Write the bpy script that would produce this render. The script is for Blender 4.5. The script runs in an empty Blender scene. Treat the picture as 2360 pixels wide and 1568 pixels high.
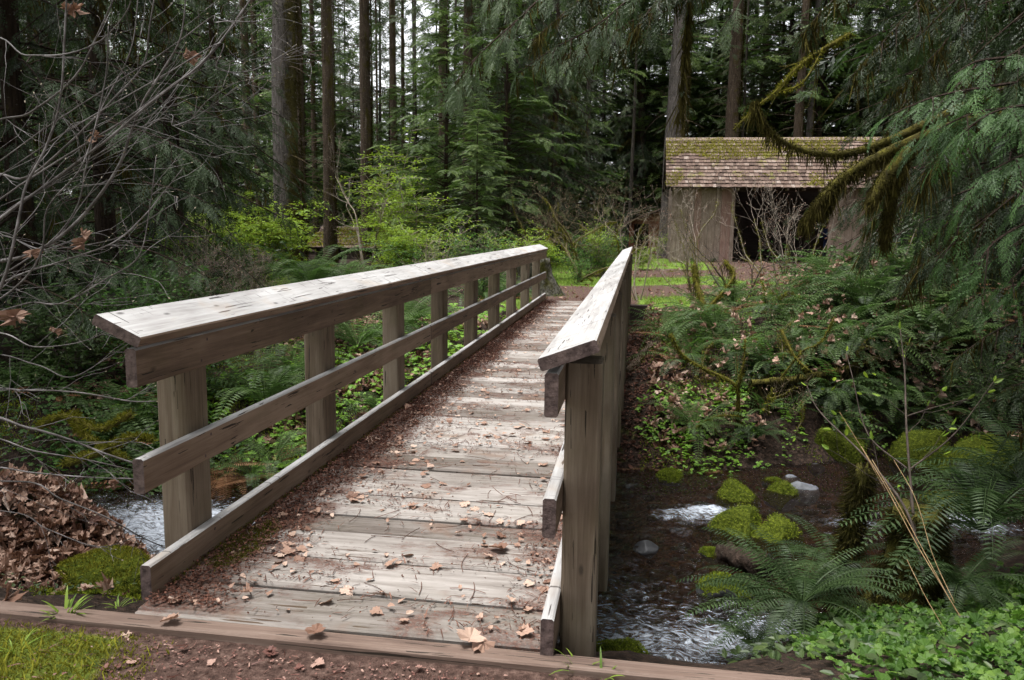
import bpy, math, random
import numpy as np
from mathutils import Matrix, Vector
from math import radians, pi, sin, cos

sc = bpy.context.scene
C = sc.collection
rng = np.random.default_rng(7)
UP = np.array([0., 0., 1.])

# ------------------------------------------------------------------ camera
F = 1835.; PITCH, YAW, ROLL = radians(8.10), radians(8.90), radians(0.76); EYE = 1.55
def cam_axes():
    cy, sy, cp, sp = cos(YAW), sin(YAW), cos(PITCH), sin(PITCH)
    f = np.array([-sy*cp, cy*cp, -sp]); r = np.array([cy, sy, 0.]); u = np.cross(r, f)
    cr, sr = cos(ROLL), sin(ROLL)
    return cr*r+sr*u, -sr*r+cr*u, f
R_, U_, F_ = cam_axes()
cam = bpy.data.cameras.new('camera'); camo = bpy.data.objects.new('camera', cam); C.objects.link(camo)
cam.lens = F/2360*36; cam.sensor_width = 36; cam.clip_end = 2000; cam.clip_start = .05
m = Matrix.Identity(4)
for i in range(3):
    m[i][0], m[i][1], m[i][2] = R_[i], U_[i], -F_[i]
m[2][3] = EYE
camo.matrix_world = m
sc.camera = camo
def ray(x, y): return F_+R_*(x-1180)/F-U_*(y-784)/F
def at(x, y, Y):
    d = ray(x, y); return np.array([0, 0, EYE])+d*(Y/d[1])

# ------------------------------------------------------------------ mesh building
class MB:
    def __init__(s): s.v = []; s.t = []; s.f = []; s.n = 0
    def add(s, V, faces, mat=0, tint=None):
        """V (n,3); faces list of int arrays (m,k); mat index; tint scalar or (n,)"""
        V = np.asarray(V, float).reshape(-1, 3); k = len(V)
        s.v.append(V)
        s.t.append(np.full(k, .5) if tint is None else np.broadcast_to(np.asarray(tint, float), (k,)).copy())
        for fa in faces:
            fa = np.asarray(fa)
            if len(fa): s.f.append((fa+s.n, mat))
        s.n += k
        return s
    def inst(s, T, O, X, Y, Z, mat=0, tint=None):
        TV, TF = T
        n, mv = len(O), len(TV)
        V = O[:, None, :]+TV[None, :, 0:1]*X[:, None, :]+TV[None, :, 1:2]*Y[:, None, :]+TV[None, :, 2:3]*Z[:, None, :]
        fs = [(fa[None]+(np.arange(n)*mv)[:, None, None]).reshape(-1, fa.shape[1]) for fa in TF]
        tt = None if tint is None else np.repeat(tint, mv)
        return s.add(V.reshape(-1, 3), fs, mat, tt)
    def mesh(s, name, mats, smooth=False):
        me = bpy.data.meshes.new(name)
        V = np.concatenate(s.v); T = np.concatenate(s.t)
        loops = np.concatenate([f.ravel() for f, _ in s.f]); sizes = np.concatenate([np.full(len(f), f.shape[1]) for f, _ in s.f])
        mi = np.concatenate([np.full(len(f), m_) for f, m_ in s.f])
        me.vertices.add(len(V)); me.vertices.foreach_set('co', V.astype(np.float32).ravel())
        me.loops.add(len(loops)); me.loops.foreach_set('vertex_index', loops.astype(np.int32))
        me.polygons.add(len(sizes)); st = np.concatenate([[0], np.cumsum(sizes)[:-1]])
        me.polygons.foreach_set('loop_start', st.astype(np.int32))
        me.polygons.foreach_set('material_index', mi.astype(np.int32))
        me.polygons.foreach_set('use_smooth', np.full(len(sizes), bool(smooth)))
        a = me.attributes.new('tint', 'FLOAT', 'POINT'); a.data.foreach_set('value', T.astype(np.float32))
        for m_ in (mats if isinstance(mats, (list, tuple)) else [mats]): me.materials.append(m_)
        me.update(calc_edges=True); me.validate(verbose=False)
        return me
    def obj(s, name, mats, parent=None, smooth=False, **kw):
        return link(name, s.mesh(name, mats, smooth), parent, **kw)

def link(name, me, parent=None, loc=None, rz=0, scale=None, label=None, cat=None, group=None, kind=None):
    o = bpy.data.objects.new(name, me); C.objects.link(o)
    if parent: o.parent = parent
    if loc is not None: o.location = tuple(float(a) for a in loc)
    if rz: o.rotation_euler = (0, 0, float(rz))
    if scale is not None: o.scale = tuple(scale) if hasattr(scale, '__len__') else (scale,)*3
    if label: o['label'] = label
    if cat: o['category'] = cat
    if group: o['group'] = group
    if kind: o['kind'] = kind
    return o
def empty(name, loc, label, cat, group=None, rz=0, scale=None):
    o = link(name, None, None, loc, rz, scale, label, cat, group); o.empty_display_size = .2
    return o

def nrm(a):
    a = np.asarray(a, float); return a/np.maximum(np.linalg.norm(a, axis=-1, keepdims=True), 1e-9)
def prism(sec, axis, a0, a1, mb, mat=0, mattop=None, tint=None, segs=1, jit=0):
    """extrude convex 2D section along axis. axis 'y': sec=(x,z); 'x': sec=(y,z); 'z': sec=(x,y)"""
    sec = np.array(sec, float); n = len(sec)
    V = []
    for i in range(segs+1):
        a = a0+(a1-a0)*i/segs
        for (p, q) in sec+rng.normal(0, 1, sec.shape)*jit:
            V.append({'y': (p, a, q), 'x': (a, p, q), 'z': (p, q, a)}[axis])
    V = np.array(V)
    side, top = [], []
    for i in range(segs):
        for k in range(n):
            k2 = (k+1) % n
            fa = (i*n+k, i*n+k2, (i+1)*n+k2, (i+1)*n+k)
            e = V[fa[1]]-V[fa[0]]; w = V[fa[3]]-V[fa[0]]
            no = nrm(np.cross(e, w)); cen = V[list(fa)].mean(0)-V.mean(0)
            if np.dot(no, cen) < 0 and segs == 1: no = -no
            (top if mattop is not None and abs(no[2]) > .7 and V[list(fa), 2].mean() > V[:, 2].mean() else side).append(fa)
    ends = [tuple(range(n)), tuple(range(segs*n, segs*n+n))]
    mb.add(V, [np.array(side)] if side else [], mat, tint)
    base = mb.n-len(V)
    if top: mb.f.append((np.array(top)+base, mattop))
    for e in ends: mb.f.append((np.array([e])+base, mat))
    return mb
def chbox(x0, x1, y0, y1, z0, z1, axis, mb, mat=0, mattop=None, ch=.006, tint=None, segs=1, jit=0):
    if axis == 'y': p0, p1, a0, a1 = (x0, z0), (x1, z1), y0, y1
    elif axis == 'x': p0, p1, a0, a1 = (y0, z0), (y1, z1), x0, x1
    else: p0, p1, a0, a1 = (x0, y0), (x1, y1), z0, z1
    (a, b), (c, d) = p0, p1
    sec = [(a+ch, b), (c-ch, b), (c, b+ch), (c, d-ch), (c-ch, d), (a+ch, d), (a, d-ch), (a, b+ch)]
    return prism(sec, axis, a0, a1, mb, mat, mattop, tint, segs, jit)
def tube(mb, P, r, sides=5, mat=0, tint=None, cap=True, noise=0.):
    P = np.asarray(P, float); n = len(P); r = np.broadcast_to(np.asarray(r, float), (n,))
    T = np.gradient(P, axis=0); T = nrm(T)
    ref = np.array([0., 0., 1.]) if abs(T[0, 2]) < .9 else np.array([1., 0., 0.])
    A = nrm(np.cross(T, ref)); B = np.cross(T, A)
    th = np.arange(sides)*2*pi/sides
    rr = r[:, None]*(1+(rng.normal(0, noise, (n, sides)) if noise else 0))
    V = P[:, None]+rr[..., None]*(np.cos(th)[None, :, None]*A[:, None]+np.sin(th)[None, :, None]*B[:, None])
    i, k = np.meshgrid(np.arange(n-1), np.arange(sides), indexing='ij'); k2 = (k+1) % sides
    q = np.stack([i*sides+k, i*sides+k2, (i+1)*sides+k2, (i+1)*sides+k], -1).reshape(-1, 4)
    fs = [q]
    if cap: fs.append(np.arange((n-1)*sides, n*sides)[None])
    return mb.add(V.reshape(-1, 3), fs, mat, tint)
def curve(pts, n=12):
    """catmull-rom through points"""
    P = np.asarray(pts, float); P = np.vstack([2*P[0]-P[1], P, 2*P[-1]-P[-2]])
    out = []
    for i in range(1, len(P)-2):
        for t in np.linspace(0, 1, n, endpoint=False):
            out.append(.5*((2*P[i])+(-P[i-1]+P[i+1])*t+(2*P[i-1]-5*P[i]+4*P[i+1]-P[i+2])*t*t+(-P[i-1]+3*P[i]-3*P[i+1]+P[i+2])*t**3))
    out.append(P[-2]); return np.array(out)

# value noise in numpy
_NT = np.random.default_rng(3).random((256, 256))
def vnoise(x, y, s=1., o=0):
    x = np.asarray(x)*s+o*17.3+1000; y = np.asarray(y)*s+o*9.1+1000
    xi, yi = np.floor(x).astype(int), np.floor(y).astype(int); fx, fy = x-xi, y-yi
    fx = fx*fx*(3-2*fx); fy = fy*fy*(3-2*fy)
    g = lambda a, b: _NT[a % 256, b % 256]
    return (g(xi, yi)*(1-fx)+g(xi+1, yi)*fx)*(1-fy)+(g(xi, yi+1)*(1-fx)+g(xi+1, yi+1)*fx)*fy
def fbm(x, y, s=1., o=0, n=4):
    return sum(vnoise(x, y, s*2**i, o+i)/2**i for i in range(n))/sum(1/2**i for i in range(n))
def sstep(a, b, x):
    t = np.clip((np.asarray(x, float)-a)/(b-a), 0, 1); return t*t*(3-2*t)

# ------------------------------------------------------------------ materials
def newmat(name):
    m_ = bpy.data.materials.new(name); m_.use_nodes = True
    nt = m_.node_tree; nt.nodes.clear(); return m_, nt
class NT:
    def __init__(s, nt): s.nt = nt
    def n(s, typ, ins=None, **props):
        nd = s.nt.nodes.new(typ)
        for k, v in props.items(): setattr(nd, k, v)
        for k, v in (ins or {}).items():
            sock = nd.inputs[k]
            if hasattr(v, 'is_linked'): s.nt.links.new(v, sock)
            elif hasattr(v, 'outputs'): s.nt.links.new(v.outputs[0], sock)
            else: sock.default_value = v
        return nd
    def ramp(s, fac, stops):
        nd = s.nt.nodes.new('ShaderNodeValToRGB'); e = nd.color_ramp.elements
        while len(e) > 1: e.remove(e[-1])
        for i, (p, c) in enumerate(stops):
            el = e[0] if i == 0 else e.new(p)
            el.position = p; el.color = (*c, 1) if len(c) == 3 else c
        s.nt.links.new(fac, nd.inputs[0]); return nd.outputs[0]
    def mix(s, fac, a, b, blend='MIX'):
        nd = s.nt.nodes.new('ShaderNodeMix'); nd.data_type = 'RGBA'; nd.blend_type = blend
        for k, v in ((0, fac), (6, a), (7, b)):
            if hasattr(v, 'is_linked'): s.nt.links.new(v, nd.inputs[k])
            elif k == 0: nd.inputs[k].default_value = v
            else: nd.inputs[k].default_value = (*v, 1) if len(v) == 3 else v
        return nd.outputs[2]
    def math(s, op, a, b=0., c=None):
        nd = s.nt.nodes.new('ShaderNodeMath'); nd.operation = op
        for k, v in enumerate((a, b) if c is None else (a, b, c)):
            if hasattr(v, 'is_linked'): s.nt.links.new(v, nd.inputs[k])
            else: nd.inputs[k].default_value = v
        return nd.outputs[0]
    def noise(s, vec, scale, detail=4., rough=.55, dist=0.):
        return s.n('ShaderNodeTexNoise', {'Vector': vec, 'Scale': scale, 'Detail': detail, 'Roughness': rough, 'Distortion': dist}).outputs[0]
    def map(s, vec, scale, rot=(0, 0, 0), loc=(0, 0, 0)):
        return s.n('ShaderNodeMapping', {'Vector': vec, 'Scale': scale, 'Rotation': rot, 'Location': loc}).outputs[0]
    def out(s, sh): s.n('ShaderNodeOutputMaterial', {'Surface': sh})
    def bump(s, h, strength=.5, dist=.01): return s.n('ShaderNodeBump', {'Height': h, 'Strength': strength, 'Distance': dist}).outputs[0]
    def pb(s, col, rough=.7, normal=None, spec=.3, **kw):
        ins = {'Base Color': col, 'Roughness': rough, 'Specular IOR Level': spec}
        if normal is not None: ins['Normal'] = normal
        ins.update(kw); return s.n('ShaderNodeBsdfPrincipled', ins).outputs[0]
    def obj(s): return s.n('ShaderNodeTexCoord').outputs['Object']
    def attr(s, name='tint'): return s.n('ShaderNodeAttribute', attribute_name=name).outputs['Fac']

def m_foliage(name, cols, trans=.28, rough=.5, spec=.35, tcol=None, var=.35):
    m_, nt = newmat(name); t = NT(nt)
    oi = t.n('ShaderNodeObjectInfo')
    f = t.math('ADD', t.attr(), t.math('MULTIPLY', t.math('SUBTRACT', oi.outputs['Random'], .5), var*.6))
    n = len(cols)
    col = t.ramp(f, [(i/(n-1), c) for i, c in enumerate(cols)])
    p = t.pb(col, rough, None, spec)
    tr = t.n('ShaderNodeBsdfTranslucent', {'Color': t.mix(.5, col, tcol or (.2, .35, .04))}).outputs[0]
    t.out(t.n('ShaderNodeMixShader', {0: trans, 1: p, 2: tr}).outputs[0]); return m_
def m_bark(name, dark, light, moss=(.09, .075, .015), mossamt=.35, dirx=.6, fleck=.35, zs=1.2, xs=9):
    m_, nt = newmat(name); t = NT(nt); o = t.obj()
    oi = t.n('ShaderNodeObjectInfo').outputs['Random']
    off = t.n('ShaderNodeCombineXYZ', {0: t.math('MULTIPLY', oi, 37.), 1: t.math('MULTIPLY', oi, 11.)}).outputs[0]
    o = t.n('ShaderNodeVectorMath', {0: o, 1: off}, operation='ADD').outputs[0]
    st = t.noise(t.map(o, (xs, xs, zs)), 2.2, 6, .6, .4)
    col = t.ramp(st, [(.3, dark), (.62, light), (.85, tuple(c*1.5 for c in light))])
    col = t.mix(t.math('MULTIPLY', t.noise(o, 1.1, 3), .6), col, tuple(c*.45 for c in dark))
    vor = t.n('ShaderNodeTexVoronoi', {'Vector': t.map(o, (1, 1, 1.6)), 'Scale': 9.}).outputs[0]
    fl = t.math('MULTIPLY', t.math('LESS_THAN', vor, .17), fleck)
    col = t.mix(fl, col, (.34, .33, .27))
    nx = t.n('ShaderNodeSeparateXYZ', {0: t.n('ShaderNodeNewGeometry').outputs['Normal']})
    mf = t.math('ADD', t.math('MULTIPLY', nx.outputs[0], dirx), t.math('MULTIPLY', t.math('SUBTRACT', t.noise(o, 2.3, 5, .65), .5), 2.4))
    mf = t.math('MULTIPLY', t.n('ShaderNodeMapRange', {0: mf, 1: .45-mossamt, 2: .75-mossamt}).outputs[0], .9)
    mcol = t.ramp(t.noise(o, 14, 3), [(.3, tuple(c*.45 for c in moss)), (.7, moss)])
    col = t.mix(mf, col, mcol)
    h = t.math('ADD', st, t.math('MULTIPLY', t.noise(o, 25, 4), .35))
    t.out(t.pb(col, .9, t.bump(h, .9, .05), .15)); return m_
def m_wood(name, axis, cols, crack=(.03, .022, .016), grain=1., knots=.6, var=.25, rough=.8, green=0., stain=None, spec=.25, mat=False, cross=0.):
    m_, nt = newmat(name); t = NT(nt); o = t.obj()
    oi = t.n('ShaderNodeObjectInfo').outputs['Random']
    k = t.math('MULTIPLY', oi, 53.)
    o = t.n('ShaderNodeVectorMath', {0: o, 1: t.n('ShaderNodeCombineXYZ', {0: k, 1: k, 2: k}).outputs[0]}, operation='ADD').outputs[0]
    ax = {'x': 0, 'y': 1, 'z': 2}[axis]
    def s3(a, c): v = [c, c, c]; v[ax] = a; return tuple(v)
    g1 = t.noise(t.map(o, s3(1.0, 14)), 1.6, 7, .6, .6)
    g2 = t.noise(t.map(o, s3(1.6, 60)), 2.2, 3, .6, .15)
    big = t.noise(o, 1.7, 5, .6)
    n = len(cols)
    f = t.math('ADD', t.math('MULTIPLY', g1, .55), t.math('ADD', t.math('MULTIPLY', big, .35), t.math('MULTIPLY', g2, .25)))
    f = t.math('ADD', f, t.math('MULTIPLY', t.math('SUBTRACT', oi, .5), var))
    col = t.ramp(f, [(.34+.42*i/(n-1), c) for i, c in enumerate(cols)])
    cr = t.noise(t.map(o, s3(2.2, 55)), 1.3, 2, .5, .1)
    cf = t.math('MULTIPLY', t.math('MULTIPLY', t.math('LESS_THAN', cr, .345), t.math('GREATER_THAN', t.noise(o, 3.1, 2), .45)), grain)
    col = t.mix(cf, col, crack)
    vor = t.n('ShaderNodeTexVoronoi', {'Vector': t.map(o, s3(2.2, 5.)), 'Scale': 1.5}).outputs[0]
    kf = t.n('ShaderNodeMapRange', {0: vor, 1: .04, 2: .1, 3: knots, 4: 0.}).outputs[0]
    col = t.mix(kf, col, tuple(c*.3 for c in cols[0]))
    if stain:
        sf = t.n('ShaderNodeMapRange', {0: t.noise(o, 2.4, 4, .6, .5), 1: .56, 2: .7, 3: 0., 4: stain[1]}).outputs[0]
        col = t.mix(sf, col, stain[0])
    if green:
        gf = t.n('ShaderNodeMapRange', {0: t.noise(o, 1.9, 5, .65), 1: .48, 2: .68, 3: 0., 4: green}).outputs[0]
        col = t.mix(gf, col, (.085, .08, .025))
    o0 = t.obj()
    if cross:
        cn = t.noise(t.map(o0, (3.2, 34, 3), (0, 0, .42)), 1.5, 2, .5, .5)
        cf2 = t.math('MULTIPLY', t.math('MULTIPLY', t.math('LESS_THAN', cn, .33), t.math('GREATER_THAN', t.noise(o0, 1.3, 3), .47)), cross)
        col = t.mix(cf2, col, crack)
    if mat:
        sx = t.n('ShaderNodeSeparateXYZ', {0: o0})
        el = t.n('ShaderNodeMapRange', {0: sx.outputs[0], 1: -1.5, 2: -1.9, 3: 0., 4: .22}).outputs[0]
        er = t.n('ShaderNodeMapRange', {0: sx.outputs[0], 1: -.62, 2: -.3, 3: 0., 4: .12}).outputs[0]
        mn = t.math('ADD', t.noise(t.map(o0, (1, 1.8, 1)), 1.9, 7, .72, .4), t.math('ADD', el, er))
        mk = t.n('ShaderNodeMapRange', {0: mn, 1: .535, 2: .64, 3: 0., 4: .9}).outputs[0]
        fine = t.noise(o0, 75, 3, .7, .5)
        mk = t.math('MULTIPLY', mk, t.n('ShaderNodeMapRange', {0: fine, 1: .36, 2: .5, 3: .25, 4: 1.}).outputs[0])
        col = t.mix(mk, col, t.ramp(fine, [(.35, (.035, .016, .011)), (.55, (.095, .045, .032)), (.7, (.19, .10, .072))]))
    h = t.math('SUBTRACT', t.math('ADD', t.math('MULTIPLY', g2, .5), g1), cf)
    t.out(t.pb(col, rough, t.bump(h, .55, .006), spec)); return m_
def m_simple(name, cols, scale=6., rough=.85, bump=.4, detail=5, spec=.2, use='noise', bd=.01):
    m_, nt = newmat(name); t = NT(nt); o = t.obj()
    f = t.noise(o, scale, detail, .6) if use == 'noise' else t.attr()
    n = len(cols)
    a, b = (.3, .4) if use == 'noise' else (0, 1)
    col = t.ramp(f, [(a+b*i/(n-1), c) for i, c in enumerate(cols)])
    t.out(t.pb(col, rough, t.bump(t.noise(o, scale*3, 4), bump, bd) if bump else None, spec)); return m_

M = {}
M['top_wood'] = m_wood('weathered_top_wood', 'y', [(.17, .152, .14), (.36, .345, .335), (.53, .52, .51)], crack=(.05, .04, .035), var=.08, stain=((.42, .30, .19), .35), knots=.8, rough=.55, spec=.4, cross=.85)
M['side_wood'] = m_wood('brown_side_wood', 'y', [(.065, .043, .030), (.155, .105, .074), (.26, .19, .14)], var=.2, green=.2)
M['post_wood'] = m_wood('post_wood', 'z', [(.06, .044, .030), (.135, .10, .070), (.215, .175, .13)], var=.2, green=.3)
M['end_wood'] = m_simple('sawn_end_wood', [(.03, .02, .018), (.085, .06, .055), (.14, .1, .09)], 30)
M['deck_wood'] = m_wood('deck_plank_wood', 'x', [(.09, .072, .060), (.215, .19, .17), (.35, .32, .295)], crack=(.07, .045, .03), var=.38, stain=((.16, .10, .07), .75), rough=.7, green=.12, knots=.7, mat=True)
M['red_wood'] = m_wood('reddish_beam_wood', 'x', [(.065, .042, .033), (.14, .095, .074), (.22, .165, .135)], var=.1)
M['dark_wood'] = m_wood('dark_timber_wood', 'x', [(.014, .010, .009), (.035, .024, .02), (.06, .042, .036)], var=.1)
M['barn_wood'] = m_wood('barn_board_wood', 'z', [(.085, .058, .044), (.20, .15, .12), (.32, .26, .215)], var=.35, knots=.4)
M['barn_red'] = m_wood('barn_red_board_wood', 'z', [(.11, .065, .052), (.22, .135, .11), (.30, .22, .185)], var=.3)
M['orange_wood'] = m_wood('orange_board_wood', 'x', [(.10, .04, .02), (.22, .09, .045), (.3, .14, .07)], var=.3)
M['moss_limb_dark'] = m_simple('dark_moss_limb', [(.018, .015, .004), (.05, .043, .008), (.10, .09, .014)], 15, rough=1, bump=.9)
M['shingle'] = m_wood('shingle_wood', 'y', [(.09, .06, .05), (.21, .155, .135), (.37, .31, .28)], var=0., knots=0)
M['dark'] = m_simple('dark_interior', [(.004, .004, .004), (.01, .009, .008)], 4)
M['bark'] = m_bark('grey_conifer_bark', (.05, .042, .038), (.17, .15, .135), mossamt=.12, dirx=.9)
M['bark_mossy'] = m_bark('mossy_conifer_bark', (.042, .03, .02), (.13, .095, .068), mossamt=.33, dirx=.25)
M['bark_far'] = m_bark('far_conifer_bark', (.04, .034, .028), (.115, .10, .082), mossamt=.15, dirx=.3, fleck=.3)
M['bark_cedar'] = m_bark('cedar_bark', (.018, .012, .008), (.06, .04, .03), mossamt=.25, dirx=.1, fleck=.1)
M['twig'] = m_simple('twig_bark', [(.03, .022, .018), (.09, .07, .055)], 20, bump=0)
M['grey_twig'] = m_simple('grey_twig_bark', [(.03, .025, .022), (.085, .072, .068), (.22, .20, .20)], 9, rough=.55, bump=0, spec=.4)
M['tan_twig'] = m_simple('tan_twig_bark', [(.13, .10, .075), (.34, .29, .24)], 9, bump=0)
M['straw'] = m_simple('straw', [(.15, .09, .04), (.30, .21, .11)], 12, bump=0)
M['moss_limb'] = m_simple('moss_limb', [(.035, .03, .006), (.095, .082, .015), (.17, .15, .025)], 15, rough=1, bump=.9)
M['moss_hang'] = m_foliage('hanging_moss', [(.018, .014, .005), (.045, .037, .01), (.085, .075, .018)], .2, .9, .05, (.1, .09, .02))
M['moss_yellow'] = m_foliage('yellow_moss', [(.06, .06, .008), (.14, .14, .016), (.25, .24, .03)], .2, .9, .05, (.3, .3, .03))
M['moss_dull'] = m_foliage('dull_moss', [(.010, .009, .004), (.026, .023, .007), (.065, .06, .013)], .2, .9, .05, (.15, .15, .02))
M['moss_roof'] = m_foliage('roof_moss_cushion', [(.12, .12, .012), (.26, .25, .025), (.42, .39, .05)], .2, .9, .05, (.4, .4, .04))
M['moss_mid'] = m_foliage('olive_moss', [(.03, .026, .006), (.075, .068, .012), (.15, .14, .02)], .2, .9, .05, (.15, .15, .02))
M['moss_green'] = m_foliage('green_moss', [(.045, .07, .007), (.14, .185, .018), (.30, .34, .035)], .2, .95, .05, (.25, .3, .03))
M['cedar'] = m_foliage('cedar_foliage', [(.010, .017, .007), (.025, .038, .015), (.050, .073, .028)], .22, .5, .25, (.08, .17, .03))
M['cedar_bright'] = m_foliage('lit_cedar_foliage', [(.020, .040, .013), (.046, .088, .029), (.085, .16, .048)], .25, .5, .25, (.1, .24, .04))  # brighter cedar copy for lit boughs; their light is put into the colour
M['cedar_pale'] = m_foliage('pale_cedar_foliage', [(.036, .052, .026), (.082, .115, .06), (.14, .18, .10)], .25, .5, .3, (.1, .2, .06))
M['hemlock'] = m_foliage('hemlock_foliage', [(.024, .044, .010), (.060, .098, .018), (.115, .165, .032)], .28, .5, .35, (.1, .22, .03))
M['fir_far'] = m_foliage('far_fir_foliage', [(.026, .036, .018), (.052, .068, .031), (.09, .11, .045)], .3, .6, .2, (.12, .2, .06))
M['fern'] = m_foliage('sword_fern_foliage', [(.027, .046, .013), (.058, .096, .027), (.11, .165, .05)], .3, .5, .25, (.12, .28, .04))
M['fern_dark'] = m_foliage('dark_fern_foliage', [(.014, .026, .009), (.030, .052, .016), (.058, .092, .03)], .25, .5, .22, (.08, .18, .04))
M['fern_dead'] = m_foliage('dead_fern_foliage', [(.10, .045, .02), (.2, .10, .05), (.3, .19, .11)], .2, .8, .1, (.4, .15, .04))
M['lime'] = m_foliage('spring_leaf', [(.075, .13, .012), (.165, .265, .024), (.28, .39, .04)], .4, .5, .3, (.4, .55, .05))
M['leaf_green'] = m_foliage('broad_leaf', [(.02, .05, .014), (.05, .11, .024), (.10, .19, .038)], .32, .5, .25, (.15, .35, .05))
M['leaf_mid'] = m_foliage('salal_leaf', [(.022, .036, .013), (.048, .074, .024), (.10, .135, .042)], .25, .45, .3, (.1, .25, .05))
M['clover'] = m_foliage('clover_leaf', [(.026, .06, .012), (.062, .125, .020), (.12, .20, .032)], .35, .55, .3, (.2, .5, .05))
M['oxalis'] = m_foliage('oxalis_leaf', [(.07, .15, .015), (.14, .27, .03), (.22, .38, .045)], .35, .5, .35, (.35, .6, .06))
M['grass'] = m_foliage('grass_blade', [(.06, .11, .015), (.14, .22, .028), (.24, .33, .05)], .35, .5, .3, (.35, .5, .06))
M['litter'] = m_foliage('dead_leaf', [(.07, .03, .02), (.20, .11, .075), (.36, .23, .17), (.52, .38, .30)], .15, .6, .3, (.4, .2, .1), var=0)
M['litter_red'] = m_foliage('reddish_dead_leaf', [(.06, .024, .018), (.15, .065, .05), (.27, .15, .12), (.42, .28, .22)], .1, .6, .3, (.4, .2, .1), var=0)
M['litter_dark'] = m_foliage('dark_dead_leaf', [(.035, .014, .010), (.11, .05, .034), (.2, .10, .07)], .1, .7, .2, (.3, .12, .05), var=0)
M['needle'] = m_foliage('dead_needle', [(.04, .016, .010), (.13, .056, .037), (.25, .125, .085)], 0, .8, .2, var=0)
M['straw_dull'] = m_simple('bark_scale', [(.12, .10, .075), (.26, .24, .19)], 12, bump=0)
M['rock'] = m_simple('wet_rock', [(.012, .012, .013), (.04, .04, .042), (.085, .085, .09)], 5, rough=.45, bump=.7, spec=.5)
M['rock_grey'] = m_simple('grey_rock', [(.07, .075, .08), (.13, .135, .145), (.2, .205, .215)], 7, rough=.6, bump=.5)

def ground_mat():
    m_, nt = newmat('forest_floor'); t = NT(nt); o = t.obj()
    n1 = t.noise(o, 3.2, 8, .65); n2 = t.noise(o, 28, 5, .6); n3 = t.noise(o, .7, 4)
    base = t.ramp(n2, [(.3, (.009, .006, .004)), (.5, (.026, .016, .011)), (.68, (.065, .040, .028)), (.8, (.14, .095, .07))])
    dirt = t.ramp(n2, [(.3, (.028, .015, .011)), (.5, (.070, .040, .031)), (.7, (.14, .088, .070))])
    moss = t.ramp(n2, [(.3, (.03, .045, .006)), (.55, (.10, .125, .014)), (.75, (.2, .21, .03))])
    grass = t.ramp(n2, [(.3, (.045, .08, .012)), (.55, (.12, .19, .025)), (.75, (.2, .27, .045))])
    bed = t.ramp(n2, [(.3, (.03, .017, .008)), (.5, (.12, .062, .028)), (.7, (.26, .15, .075))])
    def msk(a, w=.5): return t.n('ShaderNodeMapRange', {0: t.math('ADD', t.attr(a), t.math('MULTIPLY', t.math('SUBTRACT', n1, .5), w)), 1: .42, 2: .58}).outputs[0]
    col = t.mix(msk('m_dirt'), base, dirt); col = t.mix(msk('m_grass'), col, grass); col = t.mix(msk('m_moss', .7), col, moss); col = t.mix(msk('m_bed', .2), col, bed)
    h = t.math('ADD', n2, t.math('MULTIPLY', n1, .6))
    t.out(t.pb(col, .9, t.bump(h, .9, .04), .2)); return m_
M['ground'] = ground_mat()
def roof_mat(name, a, b):
    m_, nt = newmat(name); t = NT(nt); o = t.obj()
    n2 = t.noise(o, 30, 4, .6)
    col = t.ramp(n2, [(.3, a), (.7, b)])
    t.out(t.pb(col, 1., t.bump(n2, 1., .03), .05)); return m_
M['roof_moss'] = roof_mat('roof_moss', (.10, .10, .012), (.27, .26, .035))
M['rock_moss'] = roof_mat('rock_moss', (.02, .03, .005), (.10, .12, .015))
M['log_moss'] = roof_mat('log_moss', (.03, .028, .008), (.085, .08, .018))
def water_mat():
    m_, nt = newmat('stream_water'); t = NT(nt); o = t.obj()
    w = t.map(o, (1, 1.5, 1))
    n1 = t.noise(w, 5.5, 5, .62, 1.2); n2 = t.noise(w, 19, 4, .6, .8)
    nb = t.bump(t.math('ADD', n1, t.math('MULTIPLY', n2, .35)), 1., .2)
    gl = t.n('ShaderNodeBsdfGlossy', {'Color': (.95, .97, 1, 1), 'Roughness': .03, 'Normal': nb}).outputs[0]
    tr = t.n('ShaderNodeBsdfTransparent', {'Color': (.74, .55, .38, 1)}).outputs[0]
    di = t.n('ShaderNodeBsdfDiffuse', {'Color': (.022, .014, .010, 1)}).outputs[0]
    body = t.n('ShaderNodeMixShader', {0: .18, 1: tr, 2: di}).outputs[0]
    fr = t.math('MULTIPLY', t.n('ShaderNodeFresnel', {'IOR': 1.45, 'Normal': nb}).outputs[0], 1.)
    sh = t.n('ShaderNodeMixShader', {0: fr, 1: body, 2: gl}).outputs[0]
    foam = t.n('ShaderNodeBsdfDiffuse', {'Color': (.50, .54, .60, 1)}).outputs[0]
    fn = t.noise(t.map(o, (1., 2.2, 1), (0, 0, .35)), 6.5, 8, .74, 2.2)
    ff = t.n('ShaderNodeMapRange', {0: t.math('ADD', t.math('MULTIPLY', t.attr('foam'), .34), fn), 1: .70, 2: .92, 3: 0., 4: .85}).outputs[0]
    t.out(t.n('ShaderNodeMixShader', {0: ff, 1: sh, 2: foam}).outputs[0]); return m_
M['water'] = water_mat()

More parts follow.
